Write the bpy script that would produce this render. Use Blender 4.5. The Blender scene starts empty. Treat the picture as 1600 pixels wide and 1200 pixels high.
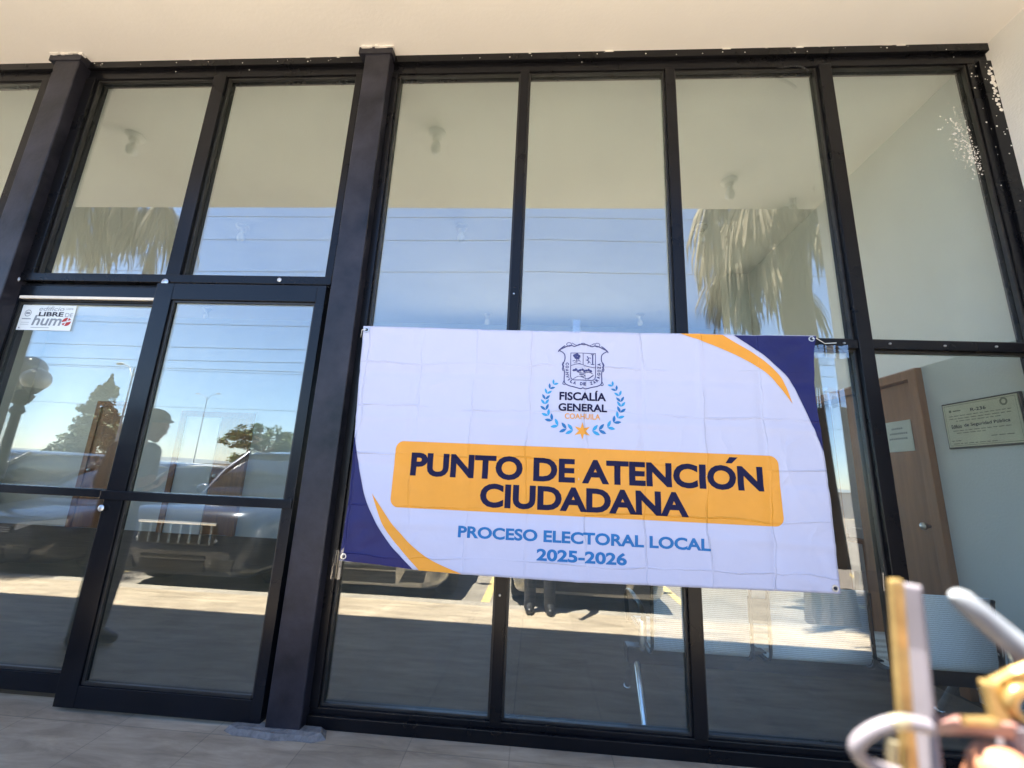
import bpy, bmesh, math, random
from mathutils import Vector, Matrix, noise
R_ = math.radians
random.seed(11)
scene = bpy.context.scene
COL = scene.collection

# ------------------------------------------------------------------ camera, sky, sun, exposure
cam_d = bpy.data.cameras.new("camera")
cam = bpy.data.objects.new("camera", cam_d)
COL.objects.link(cam)
cam_d.sensor_fit = 'HORIZONTAL'
cam_d.sensor_width = 36.0
cam_d.lens = 14.662
cam_d.clip_start = 0.02
cam_d.clip_end = 4000
YAW, PITCH, ROLL = -0.0668344, 0.2200632, 0.0452249
CAM = Vector((0.0, -2.2, 1.1814))
fwd = Vector((math.sin(YAW)*math.cos(PITCH), math.cos(YAW)*math.cos(PITCH), math.sin(PITCH)))
rgt = Vector((math.cos(YAW), -math.sin(YAW), 0))
upv = rgt.cross(fwd)
r2 = rgt*math.cos(ROLL) + upv*math.sin(ROLL)
u2 = upv*math.cos(ROLL) - rgt*math.sin(ROLL)
cam.matrix_world = Matrix(((r2.x, u2.x, -fwd.x, CAM.x), (r2.y, u2.y, -fwd.y, CAM.y), (r2.z, u2.z, -fwd.z, CAM.z), (0, 0, 0, 1)))
cam_d.dof.use_dof = True
cam_d.dof.focus_distance = 2.5
cam_d.dof.aperture_fstop = 5.0
scene.camera = cam

SUN = Vector((-0.25, 0.042, 1.0)).normalized()
SUN_EL = math.asin(SUN.z)
SUN_ROT = math.atan2(SUN.x, SUN.y)
world = bpy.data.worlds.new("World")
scene.world = world
world.use_nodes = True
wn = world.node_tree
bg = wn.nodes["Background"]
sky = wn.nodes.new("ShaderNodeTexSky")
sky.sky_type = 'NISHITA'
sky.sun_disc = False
sky.sun_elevation = SUN_EL
sky.sun_rotation = SUN_ROT
sky.air_density = 1.0
sky.dust_density = 0.1
sky.ozone_density = 3.5
wb = wn.nodes.new("ShaderNodeMixRGB"); wb.blend_type = 'MULTIPLY'; wb.inputs[0].default_value = 1.0; wb.inputs[2].default_value = (0.93, 0.97, 1.06, 1)
wn.links.new(sky.outputs[0], wb.inputs[1])
wn.links.new(wb.outputs[0], bg.inputs[0])
bg.inputs[1].default_value = 0.062

sun_d = bpy.data.lights.new("sun", 'SUN')
sun_d.energy = 5.0
sun_d.angle = R_(0.53)
sun_d.color = (1.0, 0.92, 0.79)
sun = bpy.data.objects.new("sun", sun_d)
sun.rotation_euler = SUN.to_track_quat('Z', 'Y').to_euler()
sun.location = (0, 0, 30)
COL.objects.link(sun)

scene.view_settings.view_transform = 'Standard'
scene.view_settings.look = 'None'
scene.view_settings.exposure = 3.2
scene.view_settings.gamma = 1.0
scene.render.engine = 'CYCLES'
cy = scene.cycles
cy.max_bounces = 12
cy.diffuse_bounces = 5
cy.glossy_bounces = 6
cy.transmission_bounces = 6
cy.transparent_max_bounces = 24
cy.caustics_reflective = False
cy.caustics_refractive = False
cy.sample_clamp_indirect = 6.0
cy.use_denoising = True
try:
    cy.denoiser = 'OPENIMAGEDENOISE'
    cy.denoising_prefilter = 'ACCURATE'
except Exception:
    pass

# ------------------------------------------------------------------ materials
def new_mat(name):
    m = bpy.data.materials.new(name)
    m.use_nodes = True
    nt = m.node_tree
    return m, nt, nt.nodes["Principled BSDF"]

def N(nt, t, **kw):
    n = nt.nodes.new(t)
    for k, v in kw.items():
        setattr(n, k, v)
    return n

def mat(name, col, rough=0.6, metal=0.0, var=0.12, scale=6.0, bump=0.0, bscale=60.0, spec=0.5, col2=None, stretch=None, coat=0.0, rvar=0.0):
    """principled surface with a little procedural variation of its colour and relief"""
    m, nt, p = new_mat(name)
    L = nt.links.new
    tc = N(nt, "ShaderNodeTexCoord")
    src = tc.outputs["Object"]
    if stretch:
        mp = N(nt, "ShaderNodeMapping")
        mp.inputs["Rotation"].default_value = stretch[1]
        mp.inputs["Scale"].default_value = stretch[0]
        L(src, mp.inputs[0]); src = mp.outputs[0]
    nz = N(nt, "ShaderNodeTexNoise")
    nz.inputs["Scale"].default_value = scale
    nz.inputs["Detail"].default_value = 7
    nz.inputs["Roughness"].default_value = 0.6
    L(src, nz.inputs["Vector"])
    rp = N(nt, "ShaderNodeValToRGB")
    a = tuple(max(0, c*(1-var)) for c in col) + (1,)
    b = tuple(min(1, c*(1+var)) for c in (col2 or col)) + (1,)
    rp.color_ramp.elements[0].position = 0.3; rp.color_ramp.elements[0].color = a
    rp.color_ramp.elements[1].position = 0.7; rp.color_ramp.elements[1].color = b
    L(nz.outputs["Fac"], rp.inputs[0])
    L(rp.outputs[0], p.inputs["Base Color"])
    p.inputs["Roughness"].default_value = rough
    if rvar:
        mr = N(nt, "ShaderNodeMapRange")
        mr.inputs[3].default_value = max(0.03, rough-rvar); mr.inputs[4].default_value = min(1, rough+rvar)
        L(nz.outputs["Fac"], mr.inputs[0]); L(mr.outputs[0], p.inputs["Roughness"])
    p.inputs["Metallic"].default_value = metal
    p.inputs["Specular IOR Level"].default_value = spec
    p.inputs["Coat Weight"].default_value = coat
    if bump:
        n2 = N(nt, "ShaderNodeTexNoise"); n2.inputs["Scale"].default_value = bscale; n2.inputs["Detail"].default_value = 5
        L(src, n2.inputs["Vector"])
        bp = N(nt, "ShaderNodeBump"); bp.inputs["Strength"].default_value = bump; bp.inputs["Distance"].default_value = 0.01
        L(n2.outputs["Fac"], bp.inputs["Height"]); L(bp.outputs[0], p.inputs["Normal"])
    return m

def glass_mat(name, refl, tint, warp=0.0):
    """solar glass: clear tinted pane with a mirror-like coating (two faces reflect)"""
    m = bpy.data.materials.new(name); m.use_nodes = True
    nt = m.node_tree; nt.nodes.clear(); L = nt.links.new
    out = N(nt, "ShaderNodeOutputMaterial")
    tr = N(nt, "ShaderNodeBsdfTransparent"); tr.inputs[0].default_value = tint + (1,)
    gl = N(nt, "ShaderNodeBsdfGlossy"); gl.inputs["Roughness"].default_value = 0.0
    gl.inputs["Color"].default_value = (0.97, 0.98, 1.0, 1)
    fr = N(nt, "ShaderNodeLayerWeight"); fr.inputs[0].default_value = 0.5
    pw = N(nt, "ShaderNodeMath", operation='POWER'); pw.inputs[1].default_value = 5.0; L(fr.outputs["Facing"], pw.inputs[0])
    ad = N(nt, "ShaderNodeMath", operation='MULTIPLY_ADD'); ad.inputs[1].default_value = 0.9-refl; ad.inputs[2].default_value = 0.04+refl; ad.use_clamp = True
    L(pw.outputs[0], ad.inputs[0])
    mx = N(nt, "ShaderNodeMixShader")
    L(ad.outputs[0], mx.inputs[0]); L(tr.outputs[0], mx.inputs[1]); L(gl.outputs[0], mx.inputs[2])
    if warp:
        tc = N(nt, "ShaderNodeTexCoord")
        nz = N(nt, "ShaderNodeTexNoise"); nz.inputs["Scale"].default_value = 1.3; nz.inputs["Detail"].default_value = 1
        L(tc.outputs["Object"], nz.inputs["Vector"])
        bp = N(nt, "ShaderNodeBump"); bp.inputs["Strength"].default_value = 1.0; bp.inputs["Distance"].default_value = warp
        L(nz.outputs["Fac"], bp.inputs["Height"]); L(bp.outputs[0], gl.inputs["Normal"])
    # a film of dust that scatters a little daylight
    df = N(nt, "ShaderNodeBsdfDiffuse"); df.inputs[0].default_value = (0.6, 0.58, 0.53, 1)
    tc2 = N(nt, "ShaderNodeTexCoord")
    mp2 = N(nt, "ShaderNodeMapping"); mp2.inputs["Scale"].default_value = (2.2, 2.2, 0.9)
    L(tc2.outputs["Object"], mp2.inputs[0])
    n3 = N(nt, "ShaderNodeTexNoise"); n3.inputs["Scale"].default_value = 1.6; n3.inputs["Detail"].default_value = 8; n3.inputs["Roughness"].default_value = 0.65
    L(mp2.outputs[0], n3.inputs["Vector"])
    mr = N(nt, "ShaderNodeMapRange"); mr.inputs[1].default_value = 0.35; mr.inputs[2].default_value = 0.8; mr.inputs[3].default_value = 0.002; mr.inputs[4].default_value = 0.02
    L(n3.outputs["Fac"], mr.inputs[0])
    m2 = N(nt, "ShaderNodeMixShader")
    L(mr.outputs[0], m2.inputs[0]); L(mx.outputs[0], m2.inputs[1]); L(df.outputs[0], m2.inputs[2])
    L(m2.outputs[0], out.inputs[0])
    return m

def tile_mat(name, size, c1, c2, grout, rough=0.55, offx=0.0, offy=0.0):
    m, nt, p = new_mat(name); L = nt.links.new
    tc = N(nt, "ShaderNodeTexCoord")
    mp = N(nt, "ShaderNodeMapping"); mp.inputs["Location"].default_value = (offx, offy, 0)
    L(tc.outputs["Object"], mp.inputs[0])
    br = N(nt, "ShaderNodeTexBrick"); br.offset = 0.0; br.squash = 1.0
    br.inputs["Scale"].default_value = 1.0
    br.inputs["Brick Width"].default_value = size; br.inputs["Row Height"].default_value = size
    br.inputs["Mortar Size"].default_value = 0.003; br.inputs["Mortar Smooth"].default_value = 0.3
    br.inputs["Color1"].default_value = (0.93, 0.93, 0.93, 1); br.inputs["Color2"].default_value = (1.06, 1.06, 1.06, 1)
    br.inputs["Mortar"].default_value = tuple(g/c for g, c in zip(grout, c1)) + (1,)
    L(mp.outputs[0], br.inputs["Vector"])
    # slate-like streaks running diagonally over the tiles
    ms = N(nt, "ShaderNodeMapping"); ms.inputs["Rotation"].default_value = (0, 0, R_(38)); ms.inputs["Scale"].default_value = (2.5, 11.0, 1)
    L(tc.outputs["Object"], ms.inputs[0])
    nz = N(nt, "ShaderNodeTexNoise"); nz.inputs["Scale"].default_value = 1.0; nz.inputs["Detail"].default_value = 9; nz.inputs["Roughness"].default_value = 0.68; nz.inputs["Distortion"].default_value = 0.6
    L(ms.outputs[0], nz.inputs["Vector"])
    rp = N(nt, "ShaderNodeValToRGB")
    rp.color_ramp.elements[0].position = 0.36; rp.color_ramp.elements[0].color = c1 + (1,)
    rp.color_ramp.elements[1].position = 0.66; rp.color_ramp.elements[1].color = c2 + (1,)
    L(nz.outputs["Fac"], rp.inputs[0])
    big = N(nt, "ShaderNodeTexNoise"); big.inputs["Scale"].default_value = 1.7; big.inputs["Detail"].default_value = 4
    L(tc.outputs["Object"], big.inputs["Vector"])
    rb = N(nt, "ShaderNodeValToRGB")
    rb.color_ramp.elements[0].position = 0.3; rb.color_ramp.elements[0].color = (0.8, 0.78, 0.76, 1)
    rb.color_ramp.elements[1].position = 0.75; rb.color_ramp.elements[1].color = (1.08, 1.06, 1.02, 1)
    L(big.outputs["Fac"], rb.inputs[0])
    m1 = N(nt, "ShaderNodeMixRGB", blend_type='MULTIPLY'); m1.inputs[0].default_value = 1
    L(rp.outputs[0], m1.inputs[1]); L(br.outputs["Color"], m1.inputs[2])
    m2 = N(nt, "ShaderNodeMixRGB", blend_type='MULTIPLY'); m2.inputs[0].default_value = 1
    L(m1.outputs[0], m2.inputs[1]); L(rb.outputs[0], m2.inputs[2])
    L(m2.outputs[0], p.inputs["Base Color"]); p.inputs["Specular IOR Level"].default_value = 0.2
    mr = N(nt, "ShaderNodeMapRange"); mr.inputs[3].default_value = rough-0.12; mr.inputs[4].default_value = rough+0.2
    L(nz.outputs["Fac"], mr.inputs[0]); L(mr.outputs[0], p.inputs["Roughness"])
    sb = N(nt, "ShaderNodeMath", operation='SUBTRACT'); L(nz.outputs["Fac"], sb.inputs[0]); L(br.outputs["Fac"], sb.inputs[1])
    bp = N(nt, "ShaderNodeBump"); bp.inputs["Strength"].default_value = 0.35; bp.inputs["Distance"].default_value = 0.006
    L(sb.outputs[0], bp.inputs["Height"]); L(bp.outputs[0], p.inputs["Normal"])
    return m

M = {}
M['soffit'] = mat('cream_plaster', (0.92, 0.885, 0.845), 0.85, var=0.035, scale=0.8, bump=0.10, bscale=50)
M['wingwall'] = mat('white_wall_paint', (0.80, 0.80, 0.78), 0.8, var=0.04, scale=2.0, bump=0.25, bscale=80)
M['ceiling'] = mat('ceiling_paint', (0.84, 0.855, 0.85), 0.9, var=0.05, scale=1.0, bump=0.15, bscale=70)
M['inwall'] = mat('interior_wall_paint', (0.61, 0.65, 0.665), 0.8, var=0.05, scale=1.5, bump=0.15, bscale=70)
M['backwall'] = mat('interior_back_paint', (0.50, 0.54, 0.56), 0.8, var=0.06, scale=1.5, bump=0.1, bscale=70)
M['frame'] = mat('dark_bronze_aluminium', (0.005, 0.005, 0.0065), 0.28, metal=0.0, var=0.3, scale=3, spec=0.22, rvar=0.04)
M['bead'] = mat('glazing_bead_aluminium', (0.028, 0.027, 0.026), 0.35, metal=0.3, var=0.3, scale=12, rvar=0.1)
M['doorframe'] = mat('black_aluminium', (0.005, 0.006, 0.009), 0.26, var=0.3, scale=3, spec=0.25, rvar=0.04)
M['pillar'] = mat('weathered_black_paint', (0.006, 0.008, 0.016), 0.40, var=0.5, scale=5, col2=(0.020, 0.019, 0.026), bump=0.12, bscale=25, spec=0.3, rvar=0.12)
M['whitepaint'] = mat('white_plaster_smear', (0.75, 0.72, 0.68), 0.8, var=0.1)
M['strip'] = mat('cream_weather_strip', (0.72, 0.66, 0.56), 0.5, var=0.1)
M['zinc'] = mat('zinc_bolt', (0.55, 0.56, 0.58), 0.35, metal=0.9, var=0.15, scale=30)
M['chrome'] = mat('chrome_steel', (0.86, 0.87, 0.89), 0.22, metal=0.9, var=0.08, scale=20)
M['blacksteel'] = mat('black_bracket_steel', (0.012, 0.013, 0.016), 0.35, var=0.3, scale=20)
M['glass'] = glass_mat('solar_glass', 0.088, (0.90, 0.945, 0.93), 0.0004)
M['clearglass'] = glass_mat('clear_glass', 0.0, (0.95, 0.97, 0.96))
M['tile'] = tile_mat('slate_look_tile', 0.45, (0.27, 0.224, 0.168), (0.47, 0.40, 0.305), (0.20, 0.17, 0.13), 0.5, offx=0.08, offy=0.1)
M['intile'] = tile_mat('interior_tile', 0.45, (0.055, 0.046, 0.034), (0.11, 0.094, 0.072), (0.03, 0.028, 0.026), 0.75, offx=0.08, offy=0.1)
M['mortar'] = mat('grey_mortar', (0.16, 0.155, 0.15), 0.9, var=0.35, scale=30, bump=0.8, bscale=60)
M['concrete'] = mat('kerb_concrete', (0.26, 0.23, 0.19), 0.85, var=0.2, scale=5, bump=0.4, bscale=50)
M['asphalt'] = mat('sunbleached_asphalt', (0.195, 0.172, 0.142), 0.9, var=0.22, scale=3, bump=0.5, bscale=120)
M['ground'] = mat('dry_earth', (0.30, 0.25, 0.18), 0.95, var=0.3, scale=0.05)
M['yellow'] = mat('yellow_road_paint', (0.46, 0.36, 0.15), 0.8, var=0.3, scale=20)
M['hill'] = mat('distant_hill', (0.13, 0.15, 0.16), 0.95, var=0.25, scale=0.02)
M['cloth'] = mat('white_vinyl_banner', (0.51, 0.52, 0.655), 0.45, var=0.015, scale=3, spec=0.35)
M['navy'] = mat('navy_ink', (0.012, 0.014, 0.095), 0.45, var=0.12, scale=6, spec=0.25)
M['navytext'] = mat('dark_navy_lettering', (0.011, 0.011, 0.045), 0.6, var=0.12, scale=10, spec=0.12)
M['orange'] = mat('amber_ink', (0.76, 0.32, 0.032), 0.45, var=0.05, scale=5, spec=0.35)
M['blue'] = mat('blue_lettering', (0.012, 0.15, 0.40), 0.5, var=0.06, scale=10, spec=0.3)
M['ink'] = mat('crest_ink', (0.05, 0.055, 0.17), 0.5, var=0.2, scale=40, spec=0.3)
M['paper'] = mat('paper', (0.72, 0.76, 0.76), 0.7, var=0.03)
M['greyink'] = mat('grey_print', (0.22, 0.25, 0.28), 0.7, var=0.1)
M['blackink'] = mat('black_print', (0.015, 0.02, 0.035), 0.7, var=0.1)
M['redink'] = mat('red_print', (0.40, 0.03, 0.03), 0.7, var=0.1)
M['wood'] = mat('brown_door_wood', (0.27, 0.12, 0.052), 0.5, var=0.22, scale=2.5, stretch=((9, 9, 0.6), (0, 0, 0)), spec=0.4)
M['woodred'] = mat('orange_door_wood', (0.20, 0.08, 0.02), 0.5, var=0.25, scale=2.5, stretch=((9, 9, 0.6), (0, 0, 0)), spec=0.4)
M['brass'] = mat('engraved_plate', (0.50, 0.49, 0.36), 0.4, metal=0.0, var=0.08, scale=8)
M['darkframe'] = mat('dark_plaque_edge', (0.05, 0.05, 0.045), 0.5, var=0.2)
M['bulb'] = mat('white_bulb', (0.85, 0.85, 0.82), 0.25, var=0.02)
M['porcelain'] = mat('porcelain_socket', (0.75, 0.74, 0.70), 0.4, var=0.04)

def perforated():
    m, nt, p = new_mat('perforated_steel'); L = nt.links.new
    tc = N(nt, "ShaderNodeTexCoord"); mp = N(nt, "ShaderNodeMapping"); mp.inputs["Scale"].default_value = (170, 100, 110)
    L(tc.outputs["Object"], mp.inputs[0])
    sx = N(nt, "ShaderNodeSeparateXYZ"); L(mp.outputs[0], sx.inputs[0])
    w = []
    for i in (0, 2):
        f = N(nt, "ShaderNodeMath", operation='FRACT'); L(sx.outputs[i], f.inputs[0])
        s = N(nt, "ShaderNodeMath", operation='SUBTRACT'); L(f.outputs[0], s.inputs[0]); s.inputs[1].default_value = 0.5
        q = N(nt, "ShaderNodeMath", operation='MULTIPLY'); L(s.outputs[0], q.inputs[0]); L(s.outputs[0], q.inputs[1]); w.append(q)
    ad = N(nt, "ShaderNodeMath", operation='ADD'); L(w[0].outputs[0], ad.inputs[0]); L(w[1].outputs[0], ad.inputs[1])
    lt = N(nt, "ShaderNodeMath", operation='LESS_THAN'); L(ad.outputs[0], lt.inputs[0]); lt.inputs[1].default_value = 0.075
    mx = N(nt, "ShaderNodeMixRGB"); L(lt.outputs[0], mx.inputs[0])
    mx.inputs[1].default_value = (0.76, 0.85, 0.95, 1); mx.inputs[2].default_value = (0.24, 0.27, 0.31, 1)
    L(mx.outputs[0], p.inputs["Base Color"]); p.inputs["Metallic"].default_value = 0.0; p.inputs["Roughness"].default_value = 0.4
    return m
M['perf'] = perforated()

# ------------------------------------------------------------------ mesh helpers
class MB:
    def __init__(self): self.bm = bmesh.new()
    def quad(self, pts):
        return self.bm.faces.new([self.bm.verts.new(p) for p in pts])
    def box(self, x0, x1, y0, y1, z0, z1):
        v = [self.bm.verts.new(p) for p in ((x0,y0,z0),(x1,y0,z0),(x1,y1,z0),(x0,y1,z0),(x0,y0,z1),(x1,y0,z1),(x1,y1,z1),(x0,y1,z1))]
        for f in ((3,2,1,0),(4,5,6,7),(0,1,5,4),(1,2,6,5),(2,3,7,6),(3,0,4,7)):
            self.bm.faces.new([v[i] for i in f])
        return self
    def tube(self, pts, r, n=8, caps=True):
        pts = [Vector(p) for p in pts]
        rs = r if isinstance(r, (list, tuple)) else [r]*len(pts)
        rings = []
        prev = None
        for i, p in enumerate(pts):
            d = (pts[min(i+1, len(pts)-1)] - pts[max(i-1, 0)]).normalized()
            if prev is None:
                a = Vector((0, 0, 1)) if abs(d.z) < 0.9 else Vector((1, 0, 0))
                u = d.cross(a).normalized()
            else:
                u = (prev - d*prev.dot(d)).normalized()
            prev = u
            w = d.cross(u)
            rings.append([self.bm.verts.new(p + (u*math.cos(2*math.pi*k/n) + w*math.sin(2*math.pi*k/n))*rs[i]) for k in range(n)])
        for a, b in zip(rings, rings[1:]):
            for k in range(n):
                self.bm.faces.new((a[k], a[(k+1) % n], b[(k+1) % n], b[k]))
        if caps:
            self.bm.faces.new(rings[0][::-1]); self.bm.faces.new(rings[-1])
        return self
    def lathe(self, prof, c=(0, 0, 0), n=16, axis='z'):
        rings = []
        for r, z in prof:
            ring = []
            for k in range(n):
                a = 2*math.pi*k/n
                if axis == 'z': p = (c[0]+r*math.cos(a), c[1]+r*math.sin(a), c[2]+z)
                elif axis == 'y': p = (c[0]+r*math.cos(a), c[1]+z, c[2]+r*math.sin(a))
                else: p = (c[0]+z, c[1]+r*math.cos(a), c[2]+r*math.sin(a))
                ring.append(self.bm.verts.new(p))
            rings.append(ring)
        for a, b in zip(rings, rings[1:]):
            for k in range(n):
                self.bm.faces.new((a[k], a[(k+1) % n], b[(k+1) % n], b[k]))
        self.bm.faces.new(rings[0][::-1]); self.bm.faces.new(rings[-1])
        return self
    def ball(self, c, r, seg=14):
        rr = r if isinstance(r, (tuple, list)) else (r, r, r)
        bmesh.ops.create_uvsphere(self.bm, u_segments=seg, v_segments=max(6, seg*2//3), radius=1.0,
                                  matrix=Matrix.Translation(c) @ Matrix.Diagonal((*rr, 1)))
        return self
    def loft(self, rings, close=True):
        rs = [[self.bm.verts.new(p) for p in ring] for ring in rings]
        n = len(rs[0])
        for a, b in zip(rs, rs[1:]):
            for k in range(n if close else n-1):
                self.bm.faces.new((a[k], a[(k+1) % n], b[(k+1) % n], b[k]))
        if close:
            self.bm.faces.new(rs[0][::-1]); self.bm.faces.new(rs[-1])
        return self
    def prism(self, poly, a0, a1, axis='y'):
        def P(p, a): return {'y': (p[0], a, p[1]), 'x': (a, p[0], p[1]), 'z': (p[0], p[1], a)}[axis]
        return self.loft([[P(p, a0) for p in poly], [P(p, a1) for p in poly]])
    def build(self, name, m, parent=None, smooth=False, bevel=0.0, seg=2):
        bmesh.ops.recalc_face_normals(self.bm, faces=self.bm.faces[:])
        if bevel:
            es = [e for e in self.bm.edges if len(e.link_faces) == 2 and e.calc_face_angle(0) > 0.6]
            bmesh.ops.bevel(self.bm, geom=es, offset=bevel, segments=seg, affect='EDGES', profile=0.6, clamp_overlap=True)
        if smooth:
            for f in self.bm.faces: f.smooth = True
        me = bpy.data.meshes.new(name)
        self.bm.to_mesh(me); self.bm.free()
        me.materials.append(m)
        o = bpy.data.objects.new(name, me)
        COL.objects.link(o)
        if parent: o.parent = parent
        if smooth:
            try: me.set_sharp_from_angle(angle=R_(50))
            except Exception: pass
        return o

def tag(o, label=None, cat=None, group=None, kind=None):
    if label: o['label'] = label
    if cat: o['category'] = cat
    if group: o['group'] = group
    if kind: o['kind'] = kind
    return o
def thing(name, label, cat, loc=(0, 0, 0), group=None, rz=0.0):
    o = bpy.data.objects.new(name, None); COL.objects.link(o)
    o.location = loc; o.rotation_euler = (0, 0, rz); o.empty_display_size = 0.2
    return tag(o, label, cat, group)
def copy_tree(o, parent=None):
    c = o.copy(); COL.objects.link(c)
    if parent: c.parent = parent
    for ch in list(o.children): copy_tree(ch, c)
    return c
def struct(o): o['kind'] = 'structure'; return o

# ------------------------------------------------------------------ ground
H = 3.90
SL = 0.045                       # the porch floor falls towards the kerb
def porch_z(y): return SL*y if y < 0 else 0.0
b = MB()
b.loft([[(-14, 0.06, 0.0), (-14, 0, 0.0), (-14, -2.3, porch_z(-2.3)), (-14, -2.3, -0.6), (-14, 0.06, -0.6)],
        [(9, 0.06, 0.0), (9, 0, 0.0), (9, -2.3, porch_z(-2.3)), (9, -2.3, -0.6), (9, 0.06, -0.6)]])
struct(b.build('porch_floor', M['tile']))
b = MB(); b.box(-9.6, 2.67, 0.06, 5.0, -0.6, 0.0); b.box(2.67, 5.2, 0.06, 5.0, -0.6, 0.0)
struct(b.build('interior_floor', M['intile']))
b = MB(); b.box(-40, 30, -2.44, -2.30, -0.6, porch_z(-2.3)+0.002)
struct(b.build('kerb', M['concrete'], bevel=0.012))
LOT = -0.27
b = MB(); b.box(-60, 60, -16, -2.44, -0.7, LOT)
struct(b.build('parking_lot', M['asphalt']))
b = MB(); b.box(-120, 120, -24, -16, -0.7, LOT-0.02)
struct(b.build('road', M['asphalt']))
b = MB(); b.quad([(-1500, -1500, -0.36), (1500, -1500, -0.36), (1500, 1500, -0.36), (-1500, 1500, -0.36)])
struct(b.build('ground', M['ground']))
for k in range(-4, 4):
    x = -0.56 + k*2.45
    b = MB(); b.box(x-0.05, x+0.05, -6.9, -2.5, LOT-0.02, LOT+0.004)
    struct(b.build('parking_line', M['yellow']))

# low far hills behind the town
b = MB(); rings = []
nn = 90
for k in range(nn+1):
    a = math.pi*(1.02 + 0.96*k/nn)
    h = 10 + 7*noise.noise((k*0.21, 1.3, 0)) + 3*noise.noise((k*0.9, 4.1, 0))
    c, s = math.cos(a), math.sin(a)
    rings.append([(700*c, 700*s, -2), (760*c, 760*s, h*0.75), (840*c, 840*s, h), (1000*c, 1000*s, -2)])
b.loft(rings, close=False)
struct(b.build('hills', M['hill'], smooth=True))

# ------------------------------------------------------------------ building shell
bld = thing('office_building', 'cream plastered office building with a deep porch soffit over its glazed front', 'building', (0, 0, 0))
b = MB(); b.box(-14, 2.672, -1.51, -0.0, H, H+0.32); b.box(2.672, 9, -1.51, 0.0, H+0.004, H+0.324)
b.build('canopy', M['soffit'], bld)
b = MB(); b.box(2.672, 2.86, -1.505, 0.06, 2.06, H)
b.build('wing_wall', M['wingwall'], bld)
b = MB(); b.box(2.668, 2.864, -1.509, 0.055, -0.3, 2.06)  # unseen dark facing added to keep the wall's reflection dim
b.build('added_dark_panel', mat('added_panel_brown', (0.07, 0.05, 0.04), 0.75, var=0.15, scale=3), bld)
b = MB(); b.box(2.86, 9, -0.06, 0.06, -0.3, H); b.build('front_wall', M['wingwall'], bld)
b = MB(); b.box(-14, -6.30, -0.06, 0.12, -0.3, H); b.build('front_wall', M['soffit'], bld)
b = MB(); b.box(-9.8, 2.66, 0.0, 5.2, H+0.004, H+0.32); b.box(2.66, 5.2, 0.06, 5.2, H+0.003, H+0.31); b.build('ceiling', M['ceiling'], bld)
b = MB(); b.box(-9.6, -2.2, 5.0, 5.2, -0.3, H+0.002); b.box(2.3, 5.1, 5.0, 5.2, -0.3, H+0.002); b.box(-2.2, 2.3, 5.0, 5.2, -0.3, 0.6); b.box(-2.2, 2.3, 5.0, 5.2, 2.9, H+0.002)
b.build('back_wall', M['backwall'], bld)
b = MB()
for x in (-2.2, -0.72, 0.76, 2.24): b.box(x, x+0.06, 5.06, 5.12, 0.6, 2.9)
b.box(-2.14, 2.24, 5.062, 5.118, 0.601, 0.66); b.box(-2.14, 2.24, 5.062, 5.118, 2.84, 2.899)
bw = b.build('added_back_window', M['frame'], bld, bevel=0.003)  # window added behind the banner so daylight brightens the room
MB().box(-2.14, 2.24, 5.085, 5.091, 0.66, 2.84).build('pane', M['clearglass'], bw)
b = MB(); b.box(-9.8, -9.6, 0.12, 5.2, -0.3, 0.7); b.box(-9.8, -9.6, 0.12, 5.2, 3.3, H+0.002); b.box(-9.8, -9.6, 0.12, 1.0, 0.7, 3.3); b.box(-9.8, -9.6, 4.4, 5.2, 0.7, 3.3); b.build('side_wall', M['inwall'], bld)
MB().box(-9.71, -9.704, 1.0, 4.4, 0.7, 3.3).build('added_side_window', M['clearglass'], bld)  # unseen glazed opening added for more daylight indoors
# right interior wall with the doorway y 0.86..1.92, z 0..2.0
b = MB()
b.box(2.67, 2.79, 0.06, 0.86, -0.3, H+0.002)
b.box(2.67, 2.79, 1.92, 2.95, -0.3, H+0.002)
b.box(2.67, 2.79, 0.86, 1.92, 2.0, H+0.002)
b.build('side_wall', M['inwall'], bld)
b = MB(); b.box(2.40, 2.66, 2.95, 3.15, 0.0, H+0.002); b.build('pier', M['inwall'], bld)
# the small room behind that doorway, with an unseen opening added to let daylight in
b = MB()
b.box(5.0, 5.15, 0.06, 5.0, -0.3, 1.0); b.box(5.0, 5.15, 0.06, 5.0, 2.3, H+0.002)
b.box(5.0, 5.15, 0.06, 0.8, 1.0, 2.3); b.box(5.0, 5.15, 2.6, 5.0, 1.0, 2.3)
b.build('side_wall', M['backwall'], bld)
b = MB(); b.box(2.79, 5.0, 2.95, 3.1, -0.3, H+0.002); b.build('partition', M['backwall'], bld)
# brown door frame and leaf in the right wall
b = MB()
b.box(2.625, 2.80, 0.79, 0.86, 0.0, 2.06); b.box(2.625, 2.80, 1.92, 1.99, 0.0, 2.06); b.box(2.627, 2.80, 0.86, 1.92, 1.99, 2.06)
b.box(2.66, 2.80, 1.43, 1.53, 0.0, 1.99)
b.build('door_trim', M['wood'], bld, bevel=0.005)
b = MB(); b.box(2.695, 2.735, 0.862, 1.43, 0.01, 1.988)
dl = b.build('wooden_door', M['wood'], bld, bevel=0.003)
b = MB(); b.lathe([(0.008, 0), (0.008, -0.03), (0.024, -0.035), (0.026, -0.05), (0.015, -0.06)], (2.694, 0.95, 0.98), 12, 'x')
b.build('handle', M['zinc'], dl, smooth=True)
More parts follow.
